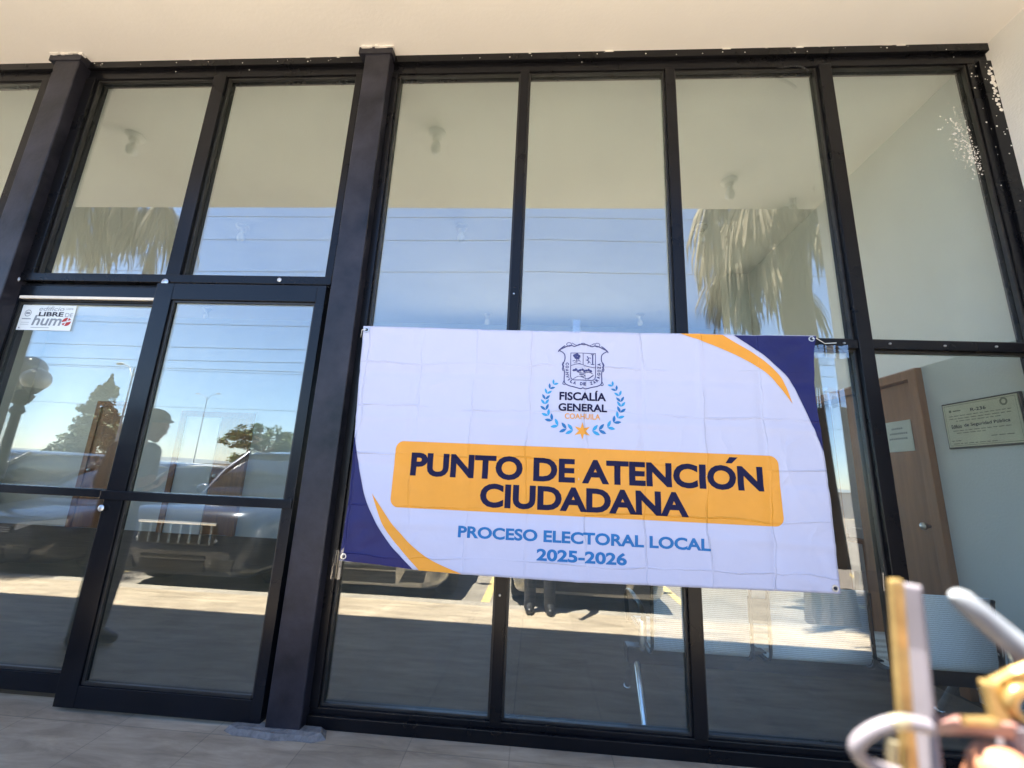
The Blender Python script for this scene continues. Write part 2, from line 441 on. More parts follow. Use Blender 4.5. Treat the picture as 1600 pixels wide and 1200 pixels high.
# back wall doors
def back_door(x0, x1, leafx, topz):
    b = MB()
    b.box(x0-0.10, x0, 4.93, 4.998, 0.0, topz+0.1); b.box(x1, x1+0.10, 4.93, 4.998, 0.0, topz+0.1); b.box(x0, x1, 4.93, 4.998, topz, topz+0.1)
    t = b.build('door_trim', M['woodred'], bld, bevel=0.004)
    b = MB(); b.box(leafx[0], leafx[1], 4.952, 4.994, 0.01, topz)
    d = b.build('wooden_door', M['woodred'], bld, bevel=0.004)
    b = MB(); b.ball((leafx[0]+0.08, 4.92, 0.98), 0.03); b.build('handle', M['zinc'], d, smooth=True)
back_door(-8.02, -7.42, (-8.02, -7.42), 2.12)
back_door(-6.35, -5.18, (-5.68, -5.18), 2.0)
b = MB(); b.box(-6.35, -5.70, 4.958, 4.990, 0.0, 2.0); b.build('lit_room_panel', mat('lit_room_tone', (0.55, 0.6, 0.66), 0.4, var=0.05), bld)  # pale panel; its colour stands in for a lit room beyond

# ------------------------------------------------------------------ glazed shopfront
sf = thing('glass_shopfront', 'full height black framed glass shopfront with double doors under the porch', 'shopfront', (0, 0.03, 0))
SY = -0.03   # children are built in world coordinates and shifted by the parent's location
def part(mb, name, m, parent=sf, **kw):
    o = mb.build(name, m, parent, **kw)
    if parent is sf: o.location = (0, -0.03, 0)
    return o
def bar(name, x0, x1, z0, z1, y0=0.0, y1=0.09, m='frame', bevel=0.003):
    return part(MB().box(x0, x1, y0, y1, z0, z1), name, M[m], bevel=bevel)
GY0, GY1 = 0.045, 0.051
panes = []
prng = random.Random(77)
def tilt(o):
    """no two panes hang quite true: each mirrors the street at its own slight angle"""
    vs = o.data.vertices; n = len(vs)
    cx = sum(v.co.x for v in vs)/n; cz = sum(v.co.z for v in vs)/n
    ax, az = prng.gauss(0, 0.0011), prng.gauss(0, 0.0011)
    for v in vs: v.co.y += max(-0.004, min(0.004, ax*(v.co.x-cx)+az*(v.co.z-cz)))
def pane(x0, x1, z0, z1, bead=True, y=0.0, parent=sf, beadw=0.012):
    o = part(MB().box(x0-0.008, x1+0.008, GY0+y, GY1+y, z0-0.008, z1+0.008), 'glass_pane', M['glass'], parent)
    if bead:
        w = beadw
        m = MB()
        m.box(x0-0.001, x0+w, 0.022+y, GY0-0.001+y, z0, z1); m.box(x1-w, x1+0.001, 0.022+y, GY0-0.001+y, z0, z1)
        m.box(x0+w, x1-w, 0.024+y, GY0-0.001+y, z1-w, z1+0.001); m.box(x0+w, x1-w, 0.024+y, GY0-0.001+y, z0-0.001, z0+w)
        part(m, 'glazing_bead', M['bead'], parent, bevel=0.002)
    tilt(o); panes.append(o); return o
# head, sills
def head(x0, x1):
    bar('head_rail', x0, x1, 3.845, H, -0.012, 0.09)
    bar('head_rail', x0, x1, 3.775, 3.845, 0.012, 0.088)
def sill(x0, x1):
    bar('sill_rail', x0, x1, 0.0, 0.054, -0.012, 0.09)
    bar('sill_rail', x0, x1, 0.054, 0.080, 0.008, 0.088)
head(-6.30, -3.47); head(-3.29, -1.24); head(-1.06, 2.672)
sill(-6.30, -3.47); sill(-1.06, 2.672)
# left far bay (beyond the first pillar)
for x in (-6.30, -4.93): bar('mullion', x, x+0.07, 0.08, 3.775)
bar('mullion', -3.56, -3.47, 0.08, 3.775)
bar('transom', -6.23, -4.93, 2.225, 2.29); bar('transom', -4.86, -3.56, 2.225, 2.29)
for x0, x1 in ((-6.23, -4.93), (-4.86, -3.56)):
    pane(x0, x1, 0.08, 2.225); pane(x0, x1, 2.29, 3.775)
# door bay
bar('jamb', -3.29, -3.155, 2.235, 3.775, 0.0); bar('jamb', -3.29, -3.252, 0.0, 2.235, 0.004)
bar('jamb', -1.285, -1.24, 2.29, 3.775, 0.0)
bar('mullion', -2.285, -2.195, 2.288, 3.775, 0.0)
bar('transom', -3.26, -1.24, 2.236, 2.288, -0.006)
bar('door_head', -3.252, -1.24, 2.216, 2.235, 0.03, m='doorframe')
pane(-3.155, -2.285, 2.288, 3.775); pane(-2.195, -1.285, 2.288, 3.775)
def door(x0, x1, gx0, gx1, gz0, gz1, zb, zt, rail0, rail1, y, railx):
    d = bpy.data.objects.new('glass_door', None); COL.objects.link(d); d.parent = sf; d.location = (0, -0.03, 0)
    m = MB()
    m.box(x0, gx0, y, y+0.05, zb, zt); m.box(gx1, x1, y, y+0.05, zb, zt)
    m.box(gx0, gx1, y+0.001, y+0.05, gz1, zt); m.box(gx0, gx1, y+0.001, y+0.05, zb, gz0)
    m.build('door_frame', M['doorframe'], d, bevel=0.003)
    MB().box(railx[0], railx[1], y-0.012, y+0.052, rail0, rail1).build('mid_rail', M['doorframe'], d, bevel=0.003)
    m = MB(); w = 0.014
    m.box(gx0-0.001, gx0+w, y+0.012, y+0.024, gz0, gz1); m.box(gx1-w, gx1+0.001, y+0.014, y+0.024, gz0, gz1)
    m.box(gx0+w, gx1-w, y+0.014, y+0.024, gz1-w, gz1+0.001); m.box(gx0+w, gx1-w, y+0.010, y+0.024, gz0-0.001, gz0+w)
    m.build('glazing_bead', M['bead'], d, bevel=0.002)
    u_ = MB().box(gx0-0.008, gx1+0.008, y+0.025, y+0.031, rail1-0.01, gz1+0.008); tilt(u_.build('glass_pane', M['glass'], d))
    tilt(MB().box(gx0-0.008, gx1+0.008, y+0.025, y+0.031, gz0-0.008, rail0+0.01).build('glass_pane', M['glass'], d))
    return d
dL = door(-3.250, -2.236, -3.222, -2.300, 0.125, 2.108, 0.040, 2.212, 0.977, 1.020, 0.014, (-3.24, -2.287))
dR = door(-2.275, -1.240, -2.168, -1.293, 0.112, 2.110, 0.016, 2.213, 0.974, 1.020, -0.045, (-2.29, -1.243))
MB().box(-3.19, -2.295, -0.004, 0.012, 2.119, 2.136).build('weather_strip', M['strip'], dL, bevel=0.002)
m = MB(); m.lathe([(0.016, 0), (0.017, -0.004), (0.010, -0.008)], (-2.262, -0.057, 0.93), 14, 'y'); m.build('lock', M['zinc'], dR, smooth=True)
def bolt(x, y, z, r=0.011, parent=sf):
    m = MB(); m.lathe([(r, 0), (r, -0.004), (r*0.6, -0.008)], (x, y, z), 12, 'y'); part(m, 'bolt', M['zinc'], parent, smooth=True)
bolt(-2.262, -0.012, 2.233, 0.022); bolt(-1.555, -0.006, 2.262, 0.013); bolt(-3.235, -0.006, 2.24, 0.018); bolt(-1.262, 0.0, 2.215, 0.013)
# fixed bay
bar('jamb', -1.06, -0.995, 0.08, 3.775)
bar('mullion', -0.182, -0.128, 0.08, 3.775)
bar('mullion', 0.737, 0.797, 0.08, 3.775)
bar('mullion', 1.672, 1.745, 0.08, 3.775, -0.006)
bar('jamb', 2.60, 2.672, 0.08, 3.775, -0.006); bar('jamb', 2.552, 2.60, 0.08, 3.775, 0.012)
cols = [(-0.995, -0.182), (-0.128, 0.737), (0.797, 1.672), (1.745, 2.552)]
for x0, x1 in cols:
    bar('transom', x0, x1, 1.924, 1.974, 0.0)
    pane(x0, x1, 1.974, 3.775); pane(x0, x1, 0.08, 1.924)
for x, z in ((1.60, 1.95), (1.83, 1.953), (2.10, 1.948), (2.35, 1.95), (-0.16, 0.62), (-0.16, 2.2)):
    bolt(x, 0.0 if x > 0 else 0.0, z, 0.006)
# paint spatter from whitewashing, on the frame and the glass
m = MB(); random.seed(5)
for k in range(420):
    t = random.random()
    cx, cz = 2.44 + 0.07*t, 3.40 - 0.34*t
    x = random.gauss(cx, 0.035 + 0.01*t); z = random.gauss(cz, 0.06)
    if k > 300: x = random.gauss(2.50, 0.028); z = random.gauss(3.16, 0.06)
    if x > 2.548 or x < 2.30: continue
    r = random.choice((0.0016, 0.002, 0.0026, 0.0034, 0.005))
    m.lathe([(r, 0), (r*0.7, -0.0012)], (x, GY0-0.0002, z), 6, 'y')
for k in range(40):
    x = random.uniform(2.555, 2.67); z = random.gauss(3.55, 0.28)
    if z > 3.76: continue
    r = random.uniform(0.002, 0.006)
    m.lathe([(r, 0), (r*0.6, -0.0015)], (x, -0.0062 if x > 2.603 else 0.0118, z), 6, 'y')
for k in range(26):
    z = 3.72 - 0.012*k + random.uniform(-.01, .01)
    r = random.uniform(0.006, 0.013)
    m.lathe([(r, 0), (r*0.5, -0.002)], (2.655+random.uniform(-.012, .012), -0.0063, z), 7, 'y')
part(m, 'paint_spatter', M['whitepaint'])
m = MB(); random.seed(8)
for k in range(46):
    x = random.uniform(-3.2, 2.6); z = random.choice((random.uniform(3.82, 3.90), random.uniform(3.86, 3.90)))
    if -3.48 < x < -3.2 or -1.26 < x < -1.0: continue
    r = random.uniform(0.0015, 0.005)
    m.lathe([(r, 0), (r*0.6, -0.0015)], (x, -0.0122 if z > 3.847 else 0.0118, z), 6, 'y')
for k in range(16):
    x = random.uniform(-3.1, 2.6); w = random.uniform(0.01, 0.06)
    if -3.48 < x < -3.1 or -1.32 < x < -0.98: continue
    m.box(x, x+w, -0.0145, -0.0118, H-random.uniform(0.003, 0.012), H-0.0005)
part(m, 'plaster_specks', M['whitepaint'])
m = MB(); m.tube([(1.44, 0.02, 3.775), (1.52, 0.0, 3.765), (1.57, -0.01, 3.745), (1.60, -0.012, 3.715)], [0.004, 0.005, 0.006, 0.004], 6)
part(m, 'sealant_strip', M['frame'], smooth=True)

# steel pillars in front of the frame
def pillar(x0, x1, label):
    t = thing('steel_pillar', label, 'pillar', ((x0+x1)/2, -0.03, 0), 'black steel pillars of the shopfront')
    w = (x1-x0)/2
    MB().box(-w, w, -0.035, 0.127, -0.02, H).build('shaft', M['pillar'], t, bevel=0.008, seg=3)
    MB().box(-w-0.045, w+0.012, -0.042, 0.11, H-0.052, H+0.001).build('cap_plate', M['pillar'], t, bevel=0.004)
    m = MB(); random.seed(int(abs(x0*100)))
    for k in range(8):
        xx = random.uniform(-w-0.05, w); ww = random.uniform(0.02, 0.07)
        m.box(xx, min(xx+ww, w+0.02), -0.046-random.uniform(0, .01), -0.02, H-random.uniform(.006, .014), H-0.0005)
    m.build('plaster_smear', M['whitepaint'], t)
    return t
pillar(-3.405, -3.225, 'black steel pillar left of the glass door with the paper sticker')
pillar(-1.205, -1.037, 'scuffed black steel pillar between the glass doors and the banner')
m = MB(); random.seed(3)
ring0 = []
for (x, y) in ((-1.37, -0.02), (-1.385, -0.075), (-1.33, -0.098), (-1.22, -0.104), (-1.13, -0.112), (-1.04, -0.100), (-0.96, -0.104), (-0.905, -0.078), (-0.93, -0.02)):
    ring0.append((x, y))
m.loft([[(x, y, porch_z(y)-0.01) for x, y in ring0], [(x, y, porch_z(y)+0.003) for x, y in ring0],
        [(x*0.9-0.118, y*0.8-0.01, porch_z(y)+0.022+random.uniform(-.003, .004)) for x, y in ring0]])
tag(m.build('mortar_patch', M['mortar']), 'rough grey mortar patch around the foot of the black pillar', 'mortar patch')

# ------------------------------------------------------------------ printed shapes: flat outlines that follow the cloth
def text2d(body, offset=0.0, shear=0.0, spacing=1.0):
    cu = bpy.data.curves.new('txt', 'FONT'); cu.body = body; cu.size = 1.0; cu.offset = offset; cu.shear = shear
    cu.space_character = spacing; cu.resolution_u = 4
    o = bpy.data.objects.new('txt', cu); COL.objects.link(o)
    bpy.context.view_layer.update()
    me = bpy.data.meshes.new_from_object(o.evaluated_get(bpy.context.evaluated_depsgraph_get()))
    vs = [(v.co.x, v.co.y) for v in me.vertices]; fs = [tuple(p.vertices) for p in me.polygons]
    bpy.data.objects.remove(o); bpy.data.curves.remove(cu); bpy.data.meshes.remove(me)
    return vs, fs
STRIP = str.maketrans('ÓÍÁÉÚ', 'OIAEU')
class Print(MB):
    """outlines collected in the plane (x, z); build() lays them on a surface y = f(x, z)"""
    def poly(self, pts):
        vs = [self.bm.verts.new((p[0], 0, p[1])) for p in pts]
        f = self.bm.faces.new(vs); f.normal_update()
        bmesh.ops.triangulate(self.bm, faces=[f])
        return self
    def stroke(self, pts, w, closed=False):
        pts = [Vector(p) for p in pts]
        n = len(pts); L, Rr = [], []
        for i, p in enumerate(pts):
            a = pts[(i-1) % n] if (closed or i > 0) else p
            c = pts[(i+1) % n] if (closed or i < n-1) else p
            d = (c-a); d = d.normalized() if d.length > 1e-9 else Vector((1, 0))
            nn = Vector((-d.y, d.x))*w/2
            L.append(self.bm.verts.new((p.x+nn.x, 0, p.y+nn.y))); Rr.append(self.bm.verts.new((p.x-nn.x, 0, p.y-nn.y)))
        for i in range(n if closed else n-1):
            j = (i+1) % n
            self.bm.faces.new((L[i], Rr[i], Rr[j], L[j]))
        return self
    def text(self, body, x0, x1, z0, z1, offset=0.02, shear=0.0, spacing=1.0, rot=None):
        vs, fs = text2d(body, offset, shear, spacing)
        rv = text2d(body.translate(STRIP), offset, shear, spacing)[0] if body != body.translate(STRIP) else vs
        a0, a1 = min(v[0] for v in rv), max(v[0] for v in rv); c0, c1 = min(v[1] for v in rv), max(v[1] for v in rv)
        sx, sz = (x1-x0)/(a1-a0), (z1-z0)/(c1-c0)
        out = []
        for x, z in vs:
            px, pz = x0+(x-a0)*sx, z0+(z-c0)*sz
            if rot:
                cx, cz, ang = rot; dx, dz = px-cx, pz-cz
                px, pz = cx+dx*math.cos(ang)-dz*math.sin(ang), cz+dx*math.sin(ang)+dz*math.cos(ang)
            out.append(self.bm.verts.new((px, 0, pz)))
        for f in fs:
            try: self.bm.faces.new([out[i] for i in f])
            except ValueError: pass
        return self
    def lay(self, name, m, parent, f, lift, step=0.045):
        bm = self.bm
        bmesh.ops.triangulate(bm, faces=bm.faces[:])
        if step:
            for ax in (0, 2):
                lo = min(v.co[ax] for v in bm.verts); hi = max(v.co[ax] for v in bm.verts)
                k = math.floor(lo/step)+1
                while k*step < hi:
                    co = [0, 0, 0]; co[ax] = k*step; no = [0, 0, 0]; no[ax] = 1
                    bmesh.ops.bisect_plane(bm, geom=bm.verts[:]+bm.edges[:]+bm.faces[:], plane_co=co, plane_no=no, dist=1e-6)
                    k += 1
        for v in bm.verts: v.co.y = f(v.co.x, v.co.z) - lift
        for fc in bm.faces:
            fc.normal_update()
            if fc.normal.y > 0: fc.normal_flip()
            fc.smooth = True
        me = bpy.data.meshes.new(name); bm.to_mesh(me); bm.free(); me.materials.append(m)
        o = bpy.data.objects.new(name, me); COL.objects.link(o)
        if parent: o.parent = parent
        return o
def spline(pts, n=8, closed=False):
    out = []; P = [Vector(p) for p in pts]; m = len(P)
    for i in range(m if closed else m-1):
        p0 = P[(i-1) % m] if closed or i > 0 else P[i]; p1 = P[i]; p2 = P[(i+1) % m]; p3 = P[(i+2) % m] if closed or i < m-2 else p2
        for k in range(n):
            t = k/n
            out.append(0.5*((2*p1)+(p2-p0)*t+(2*p0-5*p1+4*p2-p3)*t*t+(3*p1-p0-3*p2+p3)*t**3))
    if not closed: out.append(P[-1])
    return out

# ------------------------------------------------------------------ banner
def crease(m, strength):
    """fold lines and crumples of a vinyl sheet that was kept folded"""
    nt = m.node_tree; L = nt.links.new; p = nt.nodes["Principled BSDF"]
    tc = N(nt, "ShaderNodeTexCoord")
    sw = N(nt, "ShaderNodeMapping"); sw.inputs["Rotation"].default_value = (R_(90), 0, 0); L(tc.outputs["Object"], sw.inputs[0])
    nz = N(nt, "ShaderNodeTexNoise"); nz.inputs["Scale"].default_value = 2.5; nz.inputs["Detail"].default_value = 3; L(sw.outputs[0], nz.inputs["Vector"])
    ad = N(nt, "ShaderNodeMixRGB", blend_type='ADD'); ad.inputs[0].default_value = 0.10; L(sw.outputs[0], ad.inputs[1]); L(nz.outputs["Color"], ad.inputs[2])
    br = N(nt, "ShaderNodeTexBrick"); br.offset = 0.0
    for k, v in (("Scale", 1.0), ("Brick Width", 0.295), ("Row Height", 0.245), ("Mortar Size", 0.006), ("Mortar Smooth", 1.0)): br.inputs[k].default_value = v
    L(ad.outputs[0], br.inputs["Vector"])
    vo = N(nt, "ShaderNodeTexVoronoi", feature='DISTANCE_TO_EDGE'); vo.inputs["Scale"].default_value = 4.2
    mp = N(nt, "ShaderNodeMapping"); mp.inputs["Scale"].default_value = (1.0, 0.7, 1.0); L(sw.outputs[0], mp.inputs[0])
    a2 = N(nt, "ShaderNodeMixRGB", blend_type='ADD'); a2.inputs[0].default_value = 0.35; L(mp.outputs[0], a2.inputs[1]); L(nz.outputs["Color"], a2.inputs[2])
    L(a2.outputs[0], vo.inputs["Vector"])
    mr = N(nt, "ShaderNodeMapRange"); mr.inputs[1].default_value = 0.0; mr.inputs[2].default_value = 0.12; mr.inputs[3].default_value = 0.55; mr.inputs[4].default_value = 0.0
    L(vo.outputs["Distance"], mr.inputs[0])
    n2 = N(nt, "ShaderNodeTexNoise"); n2.inputs["Scale"].default_value = 1.9; n2.inputs["Detail"].default_value = 2; L(sw.outputs[0], n2.inputs["Vector"])
    m2 = N(nt, "ShaderNodeMapRange"); m2.inputs[1].default_value = 0.48; m2.inputs[2].default_value = 0.65; L(n2.outputs["Fac"], m2.inputs[0])
    mu = N(nt, "ShaderNodeMath", operation='MULTIPLY'); L(mr.outputs[0], mu.inputs[0]); L(m2.outputs[0], mu.inputs[1])
    su = N(nt, "ShaderNodeMath", operation='ADD'); L(mu.outputs[0], su.inputs[0])
    n4 = N(nt, "ShaderNodeTexNoise"); n4.inputs["Scale"].default_value = 2.6; n4.inputs["Detail"].default_value = 2; L(sw.outputs[0], n4.inputs["Vector"])
    m4 = N(nt, "ShaderNodeMapRange"); m4.inputs[1].default_value = 0.40; m4.inputs[2].default_value = 0.66; m4.inputs[3].default_value = 0.05; L(n4.outputs["Fac"], m4.inputs[0])
    mb_ = N(nt, "ShaderNodeMath", operation='MULTIPLY'); L(br.outputs["Fac"], mb_.inputs[0]); L(m4.outputs[0], mb_.inputs[1]); L(mb_.outputs[0], su.inputs[1])
    n3 = N(nt, "ShaderNodeTexNoise"); n3.inputs["Scale"].default_value = 6.0; n3.inputs["Detail"].default_value = 4; L(sw.outputs[0], n3.inputs["Vector"])
    s3 = N(nt, "ShaderNodeMath", operation='MULTIPLY_ADD'); s3.inputs[1].default_value = 1.2; L(n3.outputs["Fac"], s3.inputs[0]); L(su.outputs[0], s3.inputs[2])
    bp = N(nt, "ShaderNodeBump"); bp.inputs["Strength"].default_value = strength; bp.inputs["Distance"].default_value = 0.006
    L(s3.outputs[0], bp.inputs["Height"]); L(bp.outputs[0], p.inputs["Normal"])
for k in ('cloth', 'navy', 'navytext', 'orange', 'blue'): crease(M[k], 0.75)
BAN = thing('banner', 'large white vinyl banner with amber lettering box and navy corners tied across the shopfront', 'banner', (0.22, -0.05, 0.7))
def lerp_tab(tab, t):
    for (a, va), (c, vc) in zip(tab, tab[1:]):
        if t <= c: return va+(vc-va)*max(0, (t-a))/(c-a)
    return tab[-1][1]
XL = [(0.70, -0.958), (0.743, -0.957), (1.036, -0.950), (1.395, -0.962), (1.70, -0.975), (1.98, -0.988)]
XR = [(0.70, 1.400), (0.86, 1.402), (1.117, 1.404), (1.389, 1.398), (1.645, 1.388), (1.85, 1.402), (1.98, 1.427)]
ZB = [(-1.0, 0.745), (-0.80, 0.738), (-0.587, 0.722), (-0.35, 0.715), (0.2, 0.711), (0.85, 0.721), (1.5, 0.731)]
ZT = [(-1.0, 1.968), (-0.2, 1.962), (0.75, 1.966), (1.5, 1.970)]
FOLDX = [-0.66, -0.34, -0.02, 0.215, 0.53, 0.83, 1.12]
FOLDZ = [0.93, 1.21, 1.47, 1.71]
def cloth_y(x, z):
    y = 0.006*noise.noise((x*1.1, z*1.3, 2.0)) + 0.0035*noise.noise((x*3.1, z*2.2, 7.0))
    # soft creases fanning from the eyelets
    for cx, cz in ((-0.96, 1.95), (1.42, 1.95), (-0.95, 0.76), (1.39, 0.74)):
        dx, dz = x-cx, z-cz; r = math.hypot(dx, dz)
        a = math.atan2(dz, dx)
        y += 0.0030*math.sin(a*11+cx*3)*math.exp(-r/0.28)*min(1, (r/0.10)**2)
    for i, fx in enumerate(FOLDX):
        d = x - fx - 0.012*noise.noise((z*1.5, i*3.3, 0))
        y += (-0.0055 if i % 2 else 0.0055)*math.exp(-(d/0.018)**2)*(0.5+0.5*noise.noise((z*2, i*1.7, 5))+0.3)
    for i, fz in enumerate(FOLDZ):
        d = z - fz - 0.012*noise.noise((x*1.5, i*2.3, 9))
        y += (0.0045 if i % 2 else -0.0045)*math.exp(-(d/0.018)**2)*(0.5+0.5*noise.noise((x*2, i*2.9, 8))+0.3)
    # small crumples
    y += 0.0045*abs(noise.noise((x*5+z*3, z*6-x*2, 3.0)))
    y += 0.003*max(0, noise.noise((x*1.7, z*1.7, 14.0)))*math.sin((x*0.8+z)*38)*0.5
    return -0.004 + y

NX, NZ = 190, 100
m = MB(); gridv = []
for j in range(NZ+1):
    row = []
    for i in range(NX+1):
        u, v = i/NX, j/NZ
        z = 0.72 + v*1.246
        x = lerp_tab(XL, z)*(1-u) + lerp_tab(XR, z)*u
        z = lerp_tab(ZB, x)*(1-v) + lerp_tab(ZT, x)*v
        row.append(m.bm.verts.new((x, cloth_y(x, z), z)))
    gridv.append(row)
for j in range(NZ):
    for i in range(NX):
        m.bm.faces.new((gridv[j][i], gridv[j][i+1], gridv[j+1][i+1], gridv[j+1][i]))
OFF = (-0.22, 0.0, -0.7)
def ban(o): o.location = OFF; return o
gy = [[v.co.y for v in row] for row in gridv]
def ban_f(x, z):
    xl, xr = lerp_tab(XL, z), lerp_tab(XR, z); zb, zt = lerp_tab(ZB, x), lerp_tab(ZT, x)
    u = min(max((x-xl)/(xr-xl), 0), 0.99999)*NX; v = min(max((z-zb)/(zt-zb), 0), 0.99999)*NZ
    i, j = int(u), int(v); u -= i; v -= j
    return (gy[j][i]*(1-u)+gy[j][i+1]*u)*(1-v)+(gy[j+1][i]*(1-u)+gy[j+1][i+1]*u)*v
cl = ban(m.build('cloth', M['cloth'], BAN, smooth=True))
so = cl.modifiers.new('thickness', 'SOLIDIFY'); so.thickness = 0.0006; so.offset = 1
def bprint(p, name, mm, lift): return ban(p.lay(name, mm, BAN, ban_f, lift, 0.02))
eps = 0.001
# navy corners
wv = spline([(1.016, 1.9635), (1.148, 1.866), (1.264, 1.741), (1.315, 1.626), (1.358, 1.498), (1.3965, 1.373)], 8)
edge = [(lerp_tab(XR, z)-0.0005, z) for z in [1.373+0.0455*k for k in range(1, 13)]]
p = Print(); p.poly([tuple(q) for q in wv]+edge+[(1.426, 1.9655), (1.2, 1.9655)])
bprint(p, 'corner_print', M['navy'], 0.0024)
wv = spline([(-0.9605, 1.361), (-0.907, 1.166), (-0.846, 1.01), (-0.728, 0.848), (-0.587, 0.7235)], 8)
edge = [(lerp_tab(ZB, 0)*0+x, lerp_tab(ZB, x)+0.0006) for x in (-0.68, -0.78, -0.88)]
edge2 = [(lerp_tab(XL, z)+0.0006, z) for z in (0.747, 0.85, 0.95, 1.05, 1.15, 1.25, 1.32)]
p = Print(); p.poly([tuple(q) for q in wv]+edge+edge2)
bprint(p, 'corner_print', M['navy'], 0.0024)
a_ = spline([(0.738, 1.9655), (0.908, 1.903), (1.049, 1.837), (1.171, 1.755), (1.276, 1.605)], 8)
b_ = spline([(1.276, 1.605), (1.232, 1.74), (1.13, 1.85), (0.955, 1.9645)], 8)
p = Print(); p.poly([tuple(q) for q in a_]+[tuple(q) for q in b_[1:]])
bprint(p, 'swoosh_print', M['orange'], 0.0018)
a_ = spline([(-0.832, 1.07), (-0.772, 0.944), (-0.696, 0.849), (-0.556, 0.7205)], 8)
b_ = spline([(-0.345, 0.7165), (-0.529, 0.784), (-0.686, 0.903), (-0.832, 1.07)], 8)
p = Print(); p.poly([tuple(q) for q in a_]+[tuple(q) for q in b_[:-1]])
bprint(p, 'swoosh_print', M['orange'], 0.0018)
# amber lettering box
pts = []; x0, x1, z0, z1, r = -0.733, 1.178, 1.009, 1.341, 0.042
for cx, cz, a0 in ((x1-r, z1-r, 0), (x0+r, z1-r, 90), (x0+r, z0+r, 180), (x1-r, z0+r, 270)):
    for k in range(9): a = R_(a0+k*90/8); pts.append((cx+r*math.cos(a), cz+r*math.sin(a)))
p = Print(); p.poly(pts); bprint(p, 'lettering_box', M['orange'], 0.0016)
p = Print(); p.text('PUNTO DE ATENCION', -0.646, 1.099, 1.167, 1.286, 0.040, spacing=1.0); p.poly([(0.925, 1.296), (0.955, 1.296), (0.985, 1.326), (0.945, 1.326)]); bprint(p, 'lettering', M['navytext'], 0.0030)
p = Print(); p.text('CIUDADANA', -0.279, 0.738, 1.030, 1.147, 0.040, spacing=1.0); bprint(p, 'lettering', M['navytext'], 0.0030)
p = Print(); p.text('PROCESO ELECTORAL LOCAL', -0.377, 0.831, 0.882, 0.938, 0.034, spacing=1.0); bprint(p, 'lettering', M['blue'], 0.0018)
p = Print(); p.text('2025-2026', 0.012, 0.441, 0.797, 0.853, 0.036, spacing=1.0); bprint(p, 'lettering', M['blue'], 0.0018)
p = Print(); p.text('FISCALÍA', 0.107, 0.347, 1.585, 1.629, 0.030); p.text('GENERAL', 0.103, 0.352, 1.528, 1.569, 0.030); bprint(p, 'lettering', M['navytext'], 0.0018)
p = Print(); p.text('COAHUILA', 0.136, 0.317, 1.488, 1.517, 0.016); bprint(p, 'lettering', M['orange'], 0.0018)
# star
p = Print(); pts = []
for k in range(12):
    a = R_(90+k*30); rr = 0.044 if k % 2 == 0 else 0.0175
    pts.append((0.226+rr*math.cos(a)*1.02, 1.428+rr*math.sin(a)))
p.poly(pts); bprint(p, 'star_print', M['orange'], 0.0018)
# laurel: pairs of leaves up two arcs
p = Print(); pg = Print()
for side in (-1, 1):
    arc = spline([(0.228+side*0.045, 1.428), (0.228+side*0.125, 1.450), (0.228+side*0.180, 1.505), (0.228+side*0.195, 1.565), (0.228+side*0.183, 1.625), (0.228+side*0.150, 1.672)], 12)
    n = 11
    for k in range(n):
        i = int(k*(len(arc)-4)/(n-1))+1
        q = arc[i]; d = (arc[min(i+2, len(arc)-1)]-arc[max(0, i-2)]).normalized()
        ang = math.atan2(d.y, d.x)
        sc = 0.043 - 0.015*k/(n-1)
        for s in (-1, 1):
            a = ang + s*R_(38)
            ca, sa = math.cos(a), math.sin(a)
            lf = [(0, 0), (0.3, 0.17), (0.6, 0.19), (0.85, 0.10), (1.0, 0), (0.85, -0.10), (0.6, -0.19), (0.3, -0.17)]
            (p if k % 2 else pg).poly([(q.x+(lx*ca-ly*sa)*sc, q.y+(lx*sa+ly*ca)*sc) for lx, ly in lf])
bprint(p, 'laurel_print', M['blue'], 0.0018)
bprint(pg, 'laurel_print', mat('sky_blue_ink', (0.03, 0.30, 0.58), 0.5, var=0.05, spec=0.3), 0.0018)
# crest
cx0 = 0.228
def sym(pts): return [(cx0+x, z) for x, z in pts] + [(cx0-x, z) for x, z in reversed(pts)]
p = Print()
half = [(0.0, 1.889), (0.020, 1.890), (0.045, 1.879), (0.062, 1.884), (0.080, 1.880), (0.098, 1.872), (0.124, 1.856), (0.108, 1.844), (0.097, 1.830), (0.096, 1.805),
        (0.103, 1.785), (0.106, 1.768), (0.100, 1.750), (0.097, 1.730), (0.098, 1.700), (0.094, 1.676), (0.075, 1.664), (0.050, 1.658), (0.030, 1.652), (0.012, 1.648), (0.0, 1.653)]
p.stroke(spline(sym(half), 5, True), 0.0052, True)
p.stroke(spline([(cx0-0.06, 1.898), (cx0-0.03, 1.884), (cx0, 1.897), (cx0+0.03, 1.884), (cx0+0.06, 1.898)], 6), 0.0036)
for s in (-1, 1):
    p.stroke(spline([(cx0+s*(0.075+0.013*math.cos(t)), 1.889+0.011*math.sin(t)) for t in (0, 1, 2, 3, 4, 5)], 4, True), 0.0032, True)
    p.stroke(spline([(cx0+s*0.096, 1.882), (cx0+s*0.11, 1.872), (cx0+s*0.127, 1.856), (cx0+s*0.131, 1.846)], 4), 0.005)
    p.stroke(spline([(cx0+s*0.104, 1.79), (cx0+s*0.109, 1.775), (cx0+s*0.101, 1.768), (cx0+s*0.109, 1.755), (cx0+s*0.104, 1.742)], 4), 0.0045)
    p.stroke(spline([(cx0+s*0.098, 1.69), (cx0+s*0.105, 1.672), (cx0+s*0.092, 1.668)], 4), 0.004)
